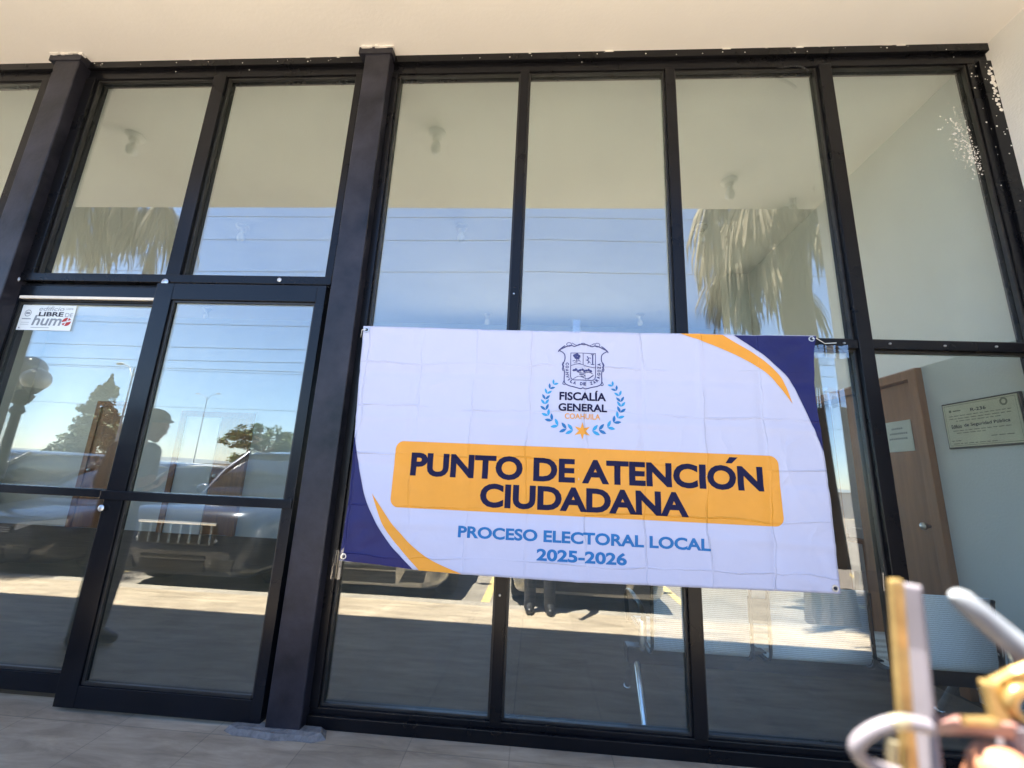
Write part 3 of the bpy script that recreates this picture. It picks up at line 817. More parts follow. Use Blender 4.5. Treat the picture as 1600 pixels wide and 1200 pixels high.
sh = [(cx0-0.065, 1.842), (cx0+0.065, 1.842), (cx0+0.065, 1.715)] + [(cx0+0.065-0.02*(1-math.cos(t)), 1.715-0.02*math.sin(t)) for t in (0.5, 1.0, 1.57)] + \
     [(cx0-0.045-0.02*math.sin(t), 1.695+0.02*(1-math.cos(t))) for t in (0, 0.5, 1.0)] + [(cx0-0.065, 1.715)]
p.stroke(sh, 0.0042, True)
p.stroke([(cx0, 1.842), (cx0, 1.778)], 0.003); p.stroke(spline([(cx0-0.065, 1.772), (cx0-0.03, 1.782), (cx0, 1.777), (cx0+0.03, 1.768), (cx0+0.065, 1.762)], 5), 0.003)
random.seed(21)
def blob(c, r, n=9, flat=1.0):
    p.poly([(c[0]+r*random.uniform(.65, 1.15)*math.cos(2*math.pi*k/n), c[1]+flat*r*random.uniform(.65, 1.15)*math.sin(2*math.pi*k/n)) for k in range(n)])
for c in ((-0.046, 1.826), (-0.034, 1.833), (-0.022, 1.824), (-0.038, 1.818), (-0.026, 1.815)): blob((cx0+c[0], c[1]), 0.0095)   # oak tree
p.stroke([(cx0-0.034, 1.818), (cx0-0.034, 1.795)], 0.004)
p.stroke(spline([(cx0-0.055, 1.797), (cx0-0.045, 1.800), (cx0-0.036, 1.796), (cx0-0.022, 1.800), (cx0-0.014, 1.794)], 4), 0.0035)
p.stroke([(cx0-0.05, 1.787), (cx0-0.03, 1.789)], 0.0025); p.stroke([(cx0-0.028, 1.783), (cx0-0.012, 1.786)], 0.0025)
p.stroke([(cx0+0.05, 1.834), (cx0+0.05, 1.782)], 0.006)                                                                            # column
p.stroke([(cx0+0.041, 1.836), (cx0+0.059, 1.836)], 0.004); p.stroke([(cx0+0.041, 1.781), (cx0+0.059, 1.781)], 0.004)
p.stroke(spline([(cx0+0.022, 1.826), (cx0+0.028, 1.812), (cx0+0.022, 1.804), (cx0+0.031, 1.797), (cx0+0.024, 1.786)], 4), 0.005)       # rampant animal
p.stroke(spline([(cx0+0.026, 1.812), (cx0+0.036, 1.818), (cx0+0.040, 1.812)], 4), 0.003); p.stroke([(cx0+0.026, 1.800), (cx0+0.014, 1.806)], 0.0025); p.stroke([(cx0+0.03, 1.797), (cx0+0.040, 1.788)], 0.003)
for k in range(9): blob((cx0-0.048+0.011*k, 1.747+0.004*math.sin(k*2.1)), 0.0080)                                                 # tree line
p.stroke(spline([(cx0-0.03, 1.738), (cx0+0.0, 1.732), (cx0+0.03, 1.738), (cx0+0.05, 1.730)], 4), 0.0035)
p.stroke(spline([(cx0-0.02, 1.727), (cx0+0.005, 1.723), (cx0+0.012, 1.716)], 4), 0.005); p.stroke([(cx0-0.012, 1.718), (cx0+0.008, 1.712)], 0.003)
p.stroke(spline([(cx0-0.052, 1.70), (cx0-0.02, 1.716), (cx0+0.02, 1.704), (cx0+0.055, 1.725)], 4), 0.0028)
p.stroke([(cx0+0.025, 1.700), (cx0+0.055, 1.722)], 0.0028)
# motto set round the foot of the shield
word = 'COAHVILA DE ZARAGOZA'
path = spline([(cx0-0.083, 1.790), (cx0-0.083, 1.735), (cx0-0.075, 1.699), (cx0-0.045, 1.680), (cx0, 1.674), (cx0+0.045, 1.680), (cx0+0.075, 1.699), (cx0+0.083, 1.735), (cx0+0.083, 1.790)], 12)
cum = [0]
for q, r in zip(path, path[1:]): cum.append(cum[-1]+(r-q).length)
for k, ch in enumerate(word):
    if ch == ' ': continue
    s = cum[-1]*(k+0.5)/len(word)
    i = max(j for j in range(len(cum)) if cum[j] <= s); i = min(i, len(path)-2)
    q = path[i]+(path[i+1]-path[i])*((s-cum[i])/max(1e-9, cum[i+1]-cum[i])); d = path[i+1]-path[i]
    hw = 0.0024 if ch == 'I' else 0.0070
    p.text(ch, q.x-hw, q.x+hw, q.y-0.0085, q.y+0.0085, 0.05, rot=(q.x, q.y, math.atan2(d.y, d.x)))
bprint(p, 'crest_print', M['ink'], 0.0018)
# eyelets, ties and tape
for x, z in ((-0.965, 1.945), (1.402, 1.950), (-0.938, 0.765), (1.378, 0.752)):
    y = cloth_y(x, z)
    m = MB(); prof = []
    ring = [(0.0125 + 0.0045*math.cos(t), 0.003*math.sin(t)) for t in [2*math.pi*k/8 for k in range(9)]]
    m.lathe([(0.008, -0.0012), (0.010, -0.004), (0.014, -0.004), (0.016, -0.001)], (x, y, z), 16, 'y')
    ban(m.build('eyelet', M['zinc'], BAN, smooth=True))
    m = MB(); m.lathe([(0.0075, -0.0013), (0.0072, -0.0046)], (x, y, z), 12, 'y'); ban(m.build('eyelet_hole', M['blackink'], BAN))
m = MB(); m.tube([(-0.965, -0.012, 1.945), (-0.985, -0.02, 1.94), (-1.0, 0.01, 1.925), (-1.02, 0.05, 1.92)], 0.0022, 6); ban(m.build('tie', M['paper'], BAN, smooth=True))
m = MB(); m.tube([(1.402, -0.012, 1.95), (1.43, 0.0, 1.957), (1.50, 0.045, 1.945), (1.56, 0.047, 1.95)], 0.0022, 6); ban(m.build('tie', M['paper'], BAN, smooth=True))
tape = glass_mat('clear_tape', 0.10, (0.9, 0.9, 0.9))
for x0, x1, z0, z1, y in ((1.37, 1.60, 1.86, 1.93, 0.03), (-0.985, -0.93, 0.66, 0.80, -0.02), (0.17, 0.215, 1.955, 2.03, -0.014), (1.42, 1.56, 1.60, 1.70, 0.035), (1.38, 1.62, 0.745, 0.83, 0.03)):
    m = MB(); n = 7; rings = []
    for k in range(n+1):
        x = x0+(x1-x0)*k/n
        rings.append([(x, y+random.uniform(-.006, .006), z0+random.uniform(-.006, .006)), (x, y+random.uniform(-.006, .006), z1+random.uniform(-.008, .008))])
    m.loft(rings, close=False); ban(m.build('clear_tape', tape, BAN, smooth=True))

# ------------------------------------------------------------------ sticker on the left door
st = thing('paper_sticker', 'white paper smoke free building sticker on the left glass door', 'sticker', (-2.975, -0.001, 2.02))
def flat(y): return lambda x, z: y
def sprint(p, name, m, lift, par=st): 
    o = p.lay(name, m, par, flat(0.0), lift, step=0); o.location = -Vector(par.location) + Vector((0, par.location.y, 0)); return o
MB().box(-0.178, 0.178, 0.0, 0.0015, -0.084, 0.079).build('paper', M['paper'], st)
Y0 = 0.0008
p = Print(); p.text('edificio', -3.038, -2.872, 2.062, 2.090, 0.0, shear=0.2); p.text('100%', -2.862, -2.812, 2.070, 2.082, 0.0, shear=0.2)
p.text('DE', -2.856, -2.806, 2.024, 2.050, 0.0); sprint(p, 'lettering', M['greyink'], Y0)
p = Print(); p.text('LIBRE', -3.032, -2.868, 2.026, 2.055, 0.035); sprint(p, 'lettering', M['blackink'], Y0)
p = Print(); p.text('hum', -3.062, -2.868, 1.966, 2.034, 0.02, shear=0.15); sprint(p, 'lettering', M['greyink'], Y0)
p = Print()
p.poly([(-2.836+0.030*math.cos(2*math.pi*k/24), 1.993+0.027*math.sin(2*math.pi*k/24)) for k in range(24)]); sprint(p, 'emblem', M['redink'], Y0)
p = Print(); p.stroke([(-2.866, 1.985), (-2.806, 2.001)], 0.009); p.stroke([(-2.846, 1.968), (-2.826, 2.018)], 0.006); sprint(p, 'emblem', M['paper'], Y0+0.0005)
p = Print()
p.stroke(spline([(-3.105+0.02*math.cos(2*math.pi*k/12), 2.045+0.02*math.sin(2*math.pi*k/12)) for k in range(12)], 3, True), 0.004, True)
p.stroke([(-3.118, 2.045), (-3.092, 2.045)], 0.012)
p.stroke([(-3.135, 2.008), (-3.075, 2.008)], 0.006); p.stroke([(-3.135, 1.985), (-3.08, 1.985)], 0.002); p.stroke([(-3.135, 1.972), (-3.08, 1.972)], 0.002); p.stroke([(-3.06, 1.953), (-2.94, 1.953)], 0.003)
p.stroke([(-3.14, 1.950), (-3.132, 1.950)], 0.008)
sprint(p, 'emblem', M['greyink'], Y0)

st.scale = (1.0, 1.0, 1.0); st.location = (-3.024, 0.0365, 2.012)

# ------------------------------------------------------------------ plaque and notice on the right interior wall
def wall_print(p, name, m, par, xw):
    """shapes drawn in (x=-y_world, z) lie on the wall x = xw, facing -x"""
    o = p.lay(name, m, None, flat(0.0), 0.0, step=0)
    for v in o.data.vertices:
        x, y, z = v.co; v.co = (xw, -x, z)
    o.data.update(); o.data.flip_normals(); o.parent = par; o.location = -Vector(par.location)
    return o
pq = thing('wall_plaque', 'engraved metal plaque with a dark edge on the interior wall right of the wooden door', 'plaque', (2.665, 0.445, 1.63))
MB().box(-0.014, 0.004, -0.228, 0.228, -0.148, 0.142).build('backing', M['darkframe'], pq, bevel=0.003)
MB().box(-0.018, -0.0145, -0.218, 0.218, -0.138, 0.132).build('plate', M['brass'], pq, bevel=0.001)
XW = 2.665-0.0188
p = Print()
p.text('de Seguridad Pública', -0.545, -0.285, 1.607, 1.632, 0.02); p.text('Edificio', -0.625, -0.56, 1.607, 1.632, 0.02)
p.text('R-236', -0.49, -0.40, 1.702, 1.722, 0.02)
wall_print(p, 'lettering', M['blackink'], pq, XW)
p = Print()
for z, a, c in ((1.685, -0.63, -0.27), (1.668, -0.63, -0.27), (1.652, -0.59, -0.33), (1.592, -0.62, -0.28), (1.577, -0.60, -0.42), (1.545, -0.40, -0.27), (1.53, -0.64, -0.58), (1.512, -0.63, -0.36)):
    x = a
    while x < c:
        w = random.uniform(0.012, 0.04); p.stroke([(x, z), (min(c, x+w), z)], 0.0045); x += w+0.008
p.stroke([(-0.625, 1.718), (-0.61, 1.718)], 0.016); p.stroke([(-0.60, 1.717), (-0.55, 1.717)], 0.007)
p.stroke(spline([(-0.30+0.016*math.cos(2*math.pi*k/10), 1.73+0.018*math.sin(2*math.pi*k/10)) for k in range(10)], 3, True), 0.010, True)
p.stroke([(-0.652, 1.753), (-0.238, 1.753), (-0.238, 1.501), (-0.652, 1.501)], 0.003, True)
wall_print(p, 'engraving', mat('dull_engraving', (0.16, 0.165, 0.12), 0.6, var=0.1), pq, XW)
nt_ = thing('paper_notice', 'white paper notice taped to the brown wooden door', 'notice', (2.694, 1.09, 1.61))
MB().box(-0.0015, 0.0008, -0.12, 0.11, -0.115, 0.11).build('sheet', mat('notice_paper', (0.62, 0.68, 0.66), 0.7, var=0.03), nt_)
p = Print(); random.seed(4)
for z, a, c in ((1.665, -1.14, -1.05), (1.628, -1.16, -1.02), (1.590, -1.17, -1.01)):
    x = a
    while x < c:
        w = random.uniform(0.008, 0.014); p.stroke([(x, z), (x+w, z+random.uniform(-.002, .002))], 0.014); x += w+0.006
wall_print(p, 'writing', M['greyink'], nt_, 2.694-0.0021)

# desk with papers in the small room behind the doorway
dk = thing('office_desk', 'brown wooden desk with papers seen through the doorway on the right', 'desk', (3.35, 2.15, 0))
MB().box(-0.45, 0.55, -0.3, 0.35, 0.74, 0.775).build('desk_top', M['woodred'], dk, bevel=0.004)
for sx in (-0.43, 0.49):
    for sy in (-0.28, 0.29): MB().box(sx, sx+0.05, sy, sy+0.05, 0, 0.74).build('leg', M['woodred'], dk)
m = MB(); m.tube([(-0.40, -0.25, 0.72), (-0.1, -0.25, 0.50), (0.2, -0.25, 0.72)], 0.02, 6); m.build('brace', M['woodred'], dk)
pp = MB(); pp.box(2.98, 3.28, 1.92, 2.16, 0.777, 0.86); tag(pp.build('paper_stack', M['paper']), 'stack of white papers on the brown office desk', 'paper stack')

# ------------------------------------------------------------------ bare bulbs
def bulb_holder():
    t = thing('light_bulb', 'x', 'light bulb', (0, 0, 0))
    m = MB(); m.lathe([(0.055, 0.0), (0.055, -0.015), (0.045, -0.022), (0.03, -0.03), (0.028, -0.055), (0.026, -0.06)], n=20); m.build('socket', M['porcelain'], t, smooth=True)
    m = MB(); m.lathe([(0.014, -0.058), (0.018, -0.072), (0.030, -0.095), (0.033, -0.115), (0.028, -0.138), (0.016, -0.150), (0.004, -0.153)], n=20); m.build('bulb', M['bulb'], t, smooth=True)
    return t
first = bulb_holder(); used = False
def place_bulb(x, y, label, group):
    global used
    o = first if not used else copy_tree(first)
    used = True
    o.location = (x, y, H+0.003); o.scale = (1.3, 1.3, 1.3); o['label'] = label; o['group'] = group
gI, gS = 'bare bulbs on the interior ceiling', 'bare bulbs under the porch soffit'
place_bulb(-3.51, 1.96, 'bare bulb on the interior ceiling behind the panes above the double doors', gI)
place_bulb(-0.92, 1.94, 'bare bulb on the interior ceiling just right of the scuffed pillar', gI)
place_bulb(1.68, 1.92, 'bare bulb on the interior ceiling overlapped by the reflected palm skirt', gI)
place_bulb(-6.0, 4.5, 'bare bulb in the far row of the interior ceiling, above the back doors', gI)
place_bulb(-0.92, 4.5, 'bare bulb in the far row of the interior ceiling, just above the banner middle left', gI)
place_bulb(1.63, 4.4, 'bare bulb in the far row of the interior ceiling, nearest the reflected palm', gI)
place_bulb(-3.52, -0.54, 'bare bulb under the porch soffit near the left black pillar', gS)
place_bulb(-0.89, -0.54, 'bare bulb under the porch soffit near the scuffed pillar', gS)
place_bulb(1.66, -1.10, 'bare bulb under the porch soffit near the white wing wall', gS)

# ------------------------------------------------------------------ steel waiting bench
bench = thing('waiting_bench', 'three seat perforated steel waiting bench with chrome legs behind the glass', 'bench', (1.42, 0.4, 0))
def bseat(x0, x1):
    prof = spline([(-0.205, 0.685), (-0.22, 0.70), (-0.215, 0.69), (-0.208, 0.60), (-0.204, 0.47), (-0.198, 0.385), (-0.165, 0.350), (-0.09, 0.345), (0.10, 0.375), (0.25, 0.385), (0.285, 0.365), (0.28, 0.345)], 4)
    m = MB(); m.loft([[(x, q.x, q.y) for q in prof] for x in (x0, x1)], close=False)
    o = m.build('seat_shell', M['perf'], bench, smooth=True)
    s = o.modifiers.new('t', 'SOLIDIFY'); s.thickness = 0.004
    for xs in (x0-0.012, x1+0.012):
        m = MB(); m.tube([(xs, q.x-0.004, q.y-0.012) for q in prof[3:]], 0.0085, 6)
        br = m.build('seat_bracket', M['blacksteel'], bench, smooth=True)
        m = MB(); m.lathe([(0.012, 0), (0.009, -0.012)], (xs, -0.20, 0.45), 8, 'y'); m.lathe([(0.011, 0), (0.008, -0.012)], (xs, -0.17, 0.385), 8, 'y')
        m.build('screw', M['zinc'], br, smooth=True)
for cx in (-0.56, 0.02, 0.60): bseat(cx-0.235, cx+0.235)
MB().box(-0.90, 0.93, -0.05, 0.035, 0.235, 0.315).build('beam', M['blacksteel'], bench, bevel=0.006)
for xs in (-0.27, 0.31):
    m = MB(); m.box(xs-0.075, xs+0.075, -0.10, 0.02, 0.335, 0.352); m.build('seat_clamp', M['blacksteel'], bench, bevel=0.003)
for xs in (-0.85, 0.88):
    m = MB(); m.tube([(xs, -0.19, 0.012), (xs, -0.16, 0.06), (xs, -0.06, 0.22), (xs, 0.0, 0.26)], [0.016, 0.017, 0.019, 0.02], 10); m.ball((xs, -0.195, 0.012), (0.022, 0.03, 0.014)); m.build('leg', M['chrome'], bench, smooth=True)
    m = MB(); m.tube([(xs, 0.0, 0.26), (xs, 0.08, 0.22), (xs, 0.20, 0.05), (xs, 0.22, 0.012)], [0.02, 0.019, 0.017, 0.016], 10); m.ball((xs, 0.225, 0.012), (0.022, 0.03, 0.014)); m.build('leg', M['chrome'], bench, smooth=True)
    m = MB(); m.tube(spline([(xs, -0.15, 0.36), (xs, -0.21, 0.44), (xs, -0.20, 0.53), (xs, -0.10, 0.555), (xs, 0.10, 0.56), (xs, 0.20, 0.53), (xs, 0.21, 0.47), (xs, 0.16, 0.38)], 6), 0.014, 10); m.build('armrest', M['blacksteel'], bench, smooth=True)
    m = MB(); m.tube([(xs-0.01, -0.21, 0.36), (xs-0.012, -0.232, 0.42), (xs-0.012, -0.225, 0.50)], [0.012, 0.022, 0.012], 10); m.build('armrest_cap', M['chrome'], bench, smooth=True)

# ================================================================== the street side (seen mirrored in the glass)
def carpaint(name, col, metal=0.4):
    return mat(name, col, 0.28, metal=metal, var=0.05, scale=3, coat=0.6)
M['carglass'] = mat('car_glass', (0.012, 0.014, 0.016), 0.06, var=0.1, spec=0.9)
M['rubber'] = mat('tyre_rubber', (0.018, 0.018, 0.018), 0.85, var=0.2)
M['plastic'] = mat('black_plastic', (0.02, 0.02, 0.021), 0.55, var=0.2)
M['lens'] = mat('lamp_lens', (0.6, 0.62, 0.64), 0.12, var=0.08, spec=0.9)
M['alloy'] = mat('alloy_rim', (0.45, 0.46, 0.47), 0.3, metal=0.9, var=0.1)

def rrect(hw, z0, z1, y, n=5, r=0.16):
    """rounded cross-section of a car body, from the sill round over the top"""
    r = min(r, hw*0.6, (z1-z0)*0.48); pts = []
    for cx, cz, a0, rr in ((hw-r, z1-r, 0, r), (-hw+r, z1-r, 90, r), (-hw+r*0.5, z0+r*0.5, 180, r*0.5), (hw-r*0.5, z0+r*0.5, 270, r*0.5)):
        for k in range(n):
            a = R_(a0+90*k/(n-1)); pts.append((cx+rr*math.cos(a), y, cz+rr*math.sin(a)))
    return pts
def car(xc, yfront, paint, label, name='parked_car', suv=False, chrome_grille=False, plate=None, roofpaint=None, L=4.45, hw=0.87, top=1.47, group='cars parked nose-in along the kerb'):
    t = thing(name, label, 'car', (xc, yfront, LOT), group)
    hood = 0.98 if suv else 0.86
    f0, f1, f2 = (0.84, 0.91, 0.95) if suv else (0.60, 0.68, 0.74)
    prof = [(0.0, 0.36, f0, hw*0.76), (-0.05, 0.24, f1, hw*0.88), (-0.22, 0.20, f2, hw*0.96), (-0.6, 0.20, max(hood-0.06, f2), hw), (-1.15, 0.20, hood+0.02, hw), (-1.6, 0.19, hood+0.05, hw), (-L*0.75, 0.19, hood+0.08, hw), (-L+0.35, 0.22, hood+0.05, hw*0.98), (-L+0.05, 0.30, hood-0.05, hw*0.9), (-L, 0.40, hood-0.2, hw*0.8)]
    m = MB(); m.loft([rrect(h, a, c, y, r=0.20) for y, a, c, h in prof])
    m.build('body', paint, t, smooth=True)
    c0, c1 = -1.12, -1.85
    e0, e1 = (-L+0.12, -L+0.30) if suv else (-L+0.45, -L+1.15)
    zb = hood-0.05
    m = MB()
    m.loft([rrect(hw*0.90, zb, zb+0.05, c0, r=0.05), rrect(hw*0.88, zb, zb+(top-zb)*0.55, (c0+c1)/2, r=0.1), rrect(hw*0.78, zb, top-0.035, c1-0.02, r=0.14), rrect(hw*0.78, zb, top-0.015, (c1+e1)/2, r=0.14), rrect(hw*0.77, zb, top-0.04, e1, r=0.14), rrect(hw*0.86, zb, zb+0.05, e0, r=0.05)])
    m.build('windows', M['carglass'], t, smooth=True)
    m = MB()
    rr = []
    for y, z, h in ((c1+0.06, top-0.045, hw*0.74), (c1-0.2, top-0.005, hw*0.745), ((c1+e1)/2, top+0.012, hw*0.75), (e1+0.15, top-0.008, hw*0.74), (e1-0.03, top-0.05, hw*0.72)):
        rr.append([(h*k/6, y, z-0.05*abs(k/6)**3) for k in range(-6, 7)] + [(h*k/6, y, z-0.05*abs(k/6)**3-0.03) for k in range(6, -7, -1)])
    m.loft(rr); m.build('roof', roofpaint or paint, t, smooth=True)
    m = MB()
    for s in (-1, 1):
        m.tube([(s*hw*0.90, c0-0.02, zb+0.03), (s*hw*0.85, (c0+c1)/2, zb+(top-zb)*0.56), (s*hw*0.755, c1, top-0.05)], 0.035, 8)
        m.tube([(s*hw*0.885, (c1+e1)/2, zb+0.06), (s*hw*0.765, (c1+e1)/2, top-0.05)], 0.035, 8)
        m.tube([(s*hw*0.86, e0-0.01, zb+0.03), (s*hw*0.76, e1, top-0.06)], 0.05, 8)
    m.build('roof_pillar', paint, t, smooth=True)
    for s in (-1, 1):
        m = MB(); m.ball((s*(hw+0.09), c0-0.28, zb+0.16), (0.10, 0.055, 0.075)); m.tube([(s*(hw-0.04), c0-0.3, zb+0.10), (s*(hw+0.05), c0-0.29, zb+0.14)], 0.02, 6)
        m.build('mirror', paint, t, smooth=True)
        m = MB(); m.loft([[(s*hw*x, y, z) for x, y, z in q] for q in (((0.52, 0.012, 0.60), (0.82, -0.06, 0.61), (0.93, -0.24, 0.63), (0.93, -0.25, 0.72), (0.80, -0.08, 0.71), (0.52, -0.005, 0.68)), ((0.52, -0.06, 0.60), (0.80, -0.14, 0.61), (0.88, -0.3, 0.63), (0.88, -0.3, 0.70), (0.78, -0.16, 0.70), (0.52, -0.08, 0.68)))])
        m.build('headlight', M['lens'], t, smooth=True)
        m = MB(); m.loft([[(s*hw*x, y, z) for x, z in ((0.50, 0.30), (0.80, 0.31), (0.82, 0.42), (0.56, 0.42))] for y in (0.012, -0.12)]); m.build('fog_lamp_recess', M['plastic'], t)
        for y in (-0.85, -L+0.85):
            m = MB(); m.lathe([(0.20, -0.10), (0.30, -0.105), (0.325, -0.08), (0.325, 0.08), (0.30, 0.105), (0.20, 0.10)], (s*(hw-0.09), y, 0.325), 24, 'x')
            w = m.build('wheel', M['rubber'], t, smooth=True)
            m = MB(); m.lathe([(0.205, -0.02), (0.21, 0.0), (0.06, 0.03), (0.05, 0.02)], (s*(hw-0.02), y, 0.325), 20, 'x'); m.build('rim', M['alloy'], w, smooth=True)
    m = MB(); m.box(-hw*0.44, hw*0.44, -0.10, 0.010, 0.28, 0.40); m.box(-hw*0.44, hw*0.44, -0.06, 0.014, 0.415, 0.45)
    m.build('air_intake', M['plastic'], t, bevel=0.01)
    if chrome_grille:
        m = MB(); m.box(-0.46, 0.46, -0.08, 0.018, 0.56, 0.80); m.build('grille', M['plastic'], t, bevel=0.02)
        m = MB()
        for k in range(8): x = -0.42+k*0.12; m.tube([(x, 0.03, 0.58), (x-0.012, 0.022, 0.78)], 0.014, 6)
        m.tube([(-0.46, 0.026, 0.795), (0.46, 0.026, 0.795)], 0.016, 6)
        m.build('grille_bars', M['chrome'], t, smooth=True)
    else:
        m = MB(); m.box(-hw*0.46, hw*0.46, -0.08, 0.008, 0.56, 0.645); m.build('grille', M['plastic'], t, bevel=0.015)
        m = MB()
        for z in (0.58, 0.603, 0.626): m.box(-hw*0.45, hw*0.45, -0.02, 0.014, z-0.005, z+0.005)
        m.ball((0, 0.014, 0.60), (0.05, 0.012, 0.035)); m.build('grille_bars', M['chrome'], t)
    if plate:
        x0, z0 = plate
        m = MB(); m.box(x0-0.155, x0+0.155, 0.012, 0.024, z0-0.075, z0+0.075); pl = m.build('number_plate', M['paper'], t, bevel=0.003)
        p = Print(); random.seed(9)
        p.text('P-525ZAE', -0.12, 0.12, -0.035, 0.035, 0.02)
        o = p.lay('plate_lettering', M['blackink'], pl, flat(0.0), 0.0, step=0)
        for v in o.data.vertices: v.co.x *= -1
        o.data.update(); o.location = (x0, 0.0255, z0)
    return t
car(0.62, -2.62, carpaint('beige_silver_paint', (0.52, 0.49, 0.43), 0.35), 'beige silver car with a number plate, parked behind the standing photographer', plate=(-0.17, 0.50))
car(-1.87, -2.46, carpaint('silver_grey_paint', (0.42, 0.41, 0.38), 0.4), 'silver grey car parked nose to the kerb, reflected under the left end of the banner')
car(-4.02, -2.58, carpaint('dark_blue_paint', (0.02, 0.03, 0.055), 0.3), 'dark blue off-roader with a slotted chrome grille, reflected in the right glass door', name='parked_offroader', suv=True, chrome_grille=True, top=1.70, L=4.3)
car(-6.55, -2.55, carpaint('graphite_paint', (0.03, 0.032, 0.036), 0.3), 'graphite car with a cream roof parked next to the dark off-roader', top=1.45, roofpaint=carpaint('cream_paint', (0.68, 0.62, 0.50), 0.0))
car(-9.25, -2.6, carpaint('charcoal_paint', (0.025, 0.026, 0.032), 0.3), 'charcoal car parked at the left end of the row near the globe lamp', top=1.55, suv=True)

# ---- trees
def leaf_mat(name, c1, c2, rough=0.6):
    m = mat(name, c1, rough, var=0.3, scale=1.4, col2=c2, spec=0.3); return m
M['bark'] = mat('tree_bark', (0.12, 0.09, 0.065), 0.95, var=0.35, scale=8, bump=0.8, bscale=20)
M['conifer'] = leaf_mat('conifer_needles', (0.030, 0.055, 0.028), (0.065, 0.095, 0.045))
M['broadleaf'] = leaf_mat('broad_leaves', (0.035, 0.07, 0.022), (0.085, 0.125, 0.04))
M['thatch'] = leaf_mat('dead_palm_thatch', (0.065, 0.05, 0.032), (0.215, 0.172, 0.11), 0.8)
M['palmgreen'] = leaf_mat('palm_leaf', (0.045, 0.08, 0.025), (0.09, 0.14, 0.045), 0.5)
def leafquad(bm, c, s, asp=0.5):
    d = Vector((random.gauss(0, 1), random.gauss(0, 1), random.gauss(0, 0.7))).normalized()
    e = d.cross(Vector((random.gauss(0, 1), random.gauss(0, 1), random.gauss(0, 1)))).normalized()
    c = Vector(c)
    bm.faces.new([bm.verts.new(p) for p in (c-d*s, c+e*s*asp, c+d*s, c-e*s*asp)])
def tree(name, label, loc, h, shape, group=None):
    t = thing(name, label, 'tree', loc, group)
    m = MB()
    m.tube([(0, 0, 0), (0.03, 0.02, h*0.3), (-0.02, 0, h*0.62), (0.01, 0, h*0.93)], [h*0.034, h*0.024, h*0.015, h*0.004], 9)
    random.seed(hash(name) % 97 + int(abs(loc[0])*7))
    rnd = random.Random(int(abs(loc[0]*13)+h*7)); random.seed(rnd.random())
    limbs = []
    for k in range(42):
        f = random.uniform(0.2, 0.95); a = random.uniform(0, 6.283)
        if shape == 'cone': r = h*0.36*(1-f)**1.0+0.06
        else: r = h*0.42*math.sqrt(max(0.05, 1-((f-0.58)/0.45)**2))
        tip = Vector((r*math.cos(a), r*math.sin(a), h*f+r*(0.05 if shape == 'cone' else 0.35)))
        m.tube([(0, 0, h*f*0.92), tuple(tip*0.5+Vector((0, 0, h*f*0.46))), tuple(tip)], [h*0.010, h*0.006, h*0.002], 5)
        limbs.append(tip)
    m.build('trunk', M['bark'], t, smooth=True)
    m = MB()
    for tip in limbs:
        for c in range(7):
            cc = tip*random.uniform(0.45, 1.05); cc.z = tip.z*random.uniform(0.9, 1.06)
            cc += Vector((random.gauss(0, h*.03), random.gauss(0, h*.03), random.gauss(0, h*.03)))*(1.0 if shape != 'cone' else min(1.0, 0.25+1.2*(1-tip.z/h)))
            rr = h*random.uniform(0.035, 0.07)*(1.0 if shape != 'cone' else min(1.0, 0.35+1.2*(1-tip.z/h)))
            for q in range(44):
                d = Vector((random.gauss(0, 1), random.gauss(0, 1), random.gauss(0, 0.8))).normalized()*rr*random.random()**0.4
                leafquad(m.bm, cc+d, h*random.uniform(0.012, 0.024))
    for q in range(500 if shape == 'cone' else 0):
        f = random.uniform(0.75, 1.03); r = h*0.28*max(0, 1-f)+0.05; a = random.uniform(0, 6.283)
        leafquad(m.bm, (r*math.cos(a), r*math.sin(a), h*f), h*0.013)
    m.build('crown', M['conifer'] if shape == 'cone' else M['broadleaf'], t)
    return t
tree('conifer_tree', 'tall dark conifer tree reflected in the left glass door', (-30.2, -25, -0.4), 7.3, 'cone')
tree('broadleaf_tree', 'round green tree reflected in the right glass door beside the pillar', (-28.6, -40, -0.4), 5.1, 'round').scale = (1.7, 1.7, 1.0)
tree('broadleaf_tree', 'green tree across the road reflected behind the banner', (-8.5, -42, -0.4), 5.4, 'round')
tree('broadleaf_tree', 'small green tree across the road at the far right, behind the palm', (14.0, -36, -0.4), 4.8, 'round')

def fan_leaf(m, base, dirv, size, nseg, droop, spread=R_(150)):
    """one fan of a palm leaf: narrow blades radiating from the end of its stalk"""
    d = Vector(dirv).normalized()
    side = d.cross(Vector((0, 0, 1)))
    side = side.normalized() if side.length > 0.05 else Vector((math.cos(base[0]*9), math.sin(base[0]*9), 0))
    for k in range(nseg):
        a = spread*((k+0.5)/nseg-0.5)+random.uniform(-.05, .05)
        dd = (d*math.cos(a)+side*math.sin(a)).normalized()
        ln = size*random.uniform(0.75, 1.05)*(0.75+0.25*math.cos(a))
        w = dd.cross(Vector((random.gauss(0, .3), random.gauss(0, .3), 1))).normalized()*size*0.017
        p0 = Vector(base); p1 = p0+dd*ln*0.55+Vector((0, 0, -droop*ln*0.12)); p2 = p0+dd*ln*0.85+Vector((0, 0, -droop*ln*0.42)); p3 = p2+Vector((dd.x*.05, dd.y*.05, -1)).normalized()*ln*0.30*droop
        vs = [m.bm.verts.new(p) for p in (p0, p1-w, p1+w, p2-w*0.7, p2+w*0.7, p3)]
        m.bm.faces.new((vs[0], vs[1], vs[2])); m.bm.faces.new((vs[1], vs[3], vs[4], vs[2])); m.bm.faces.new((vs[3], vs[5], vs[4]))
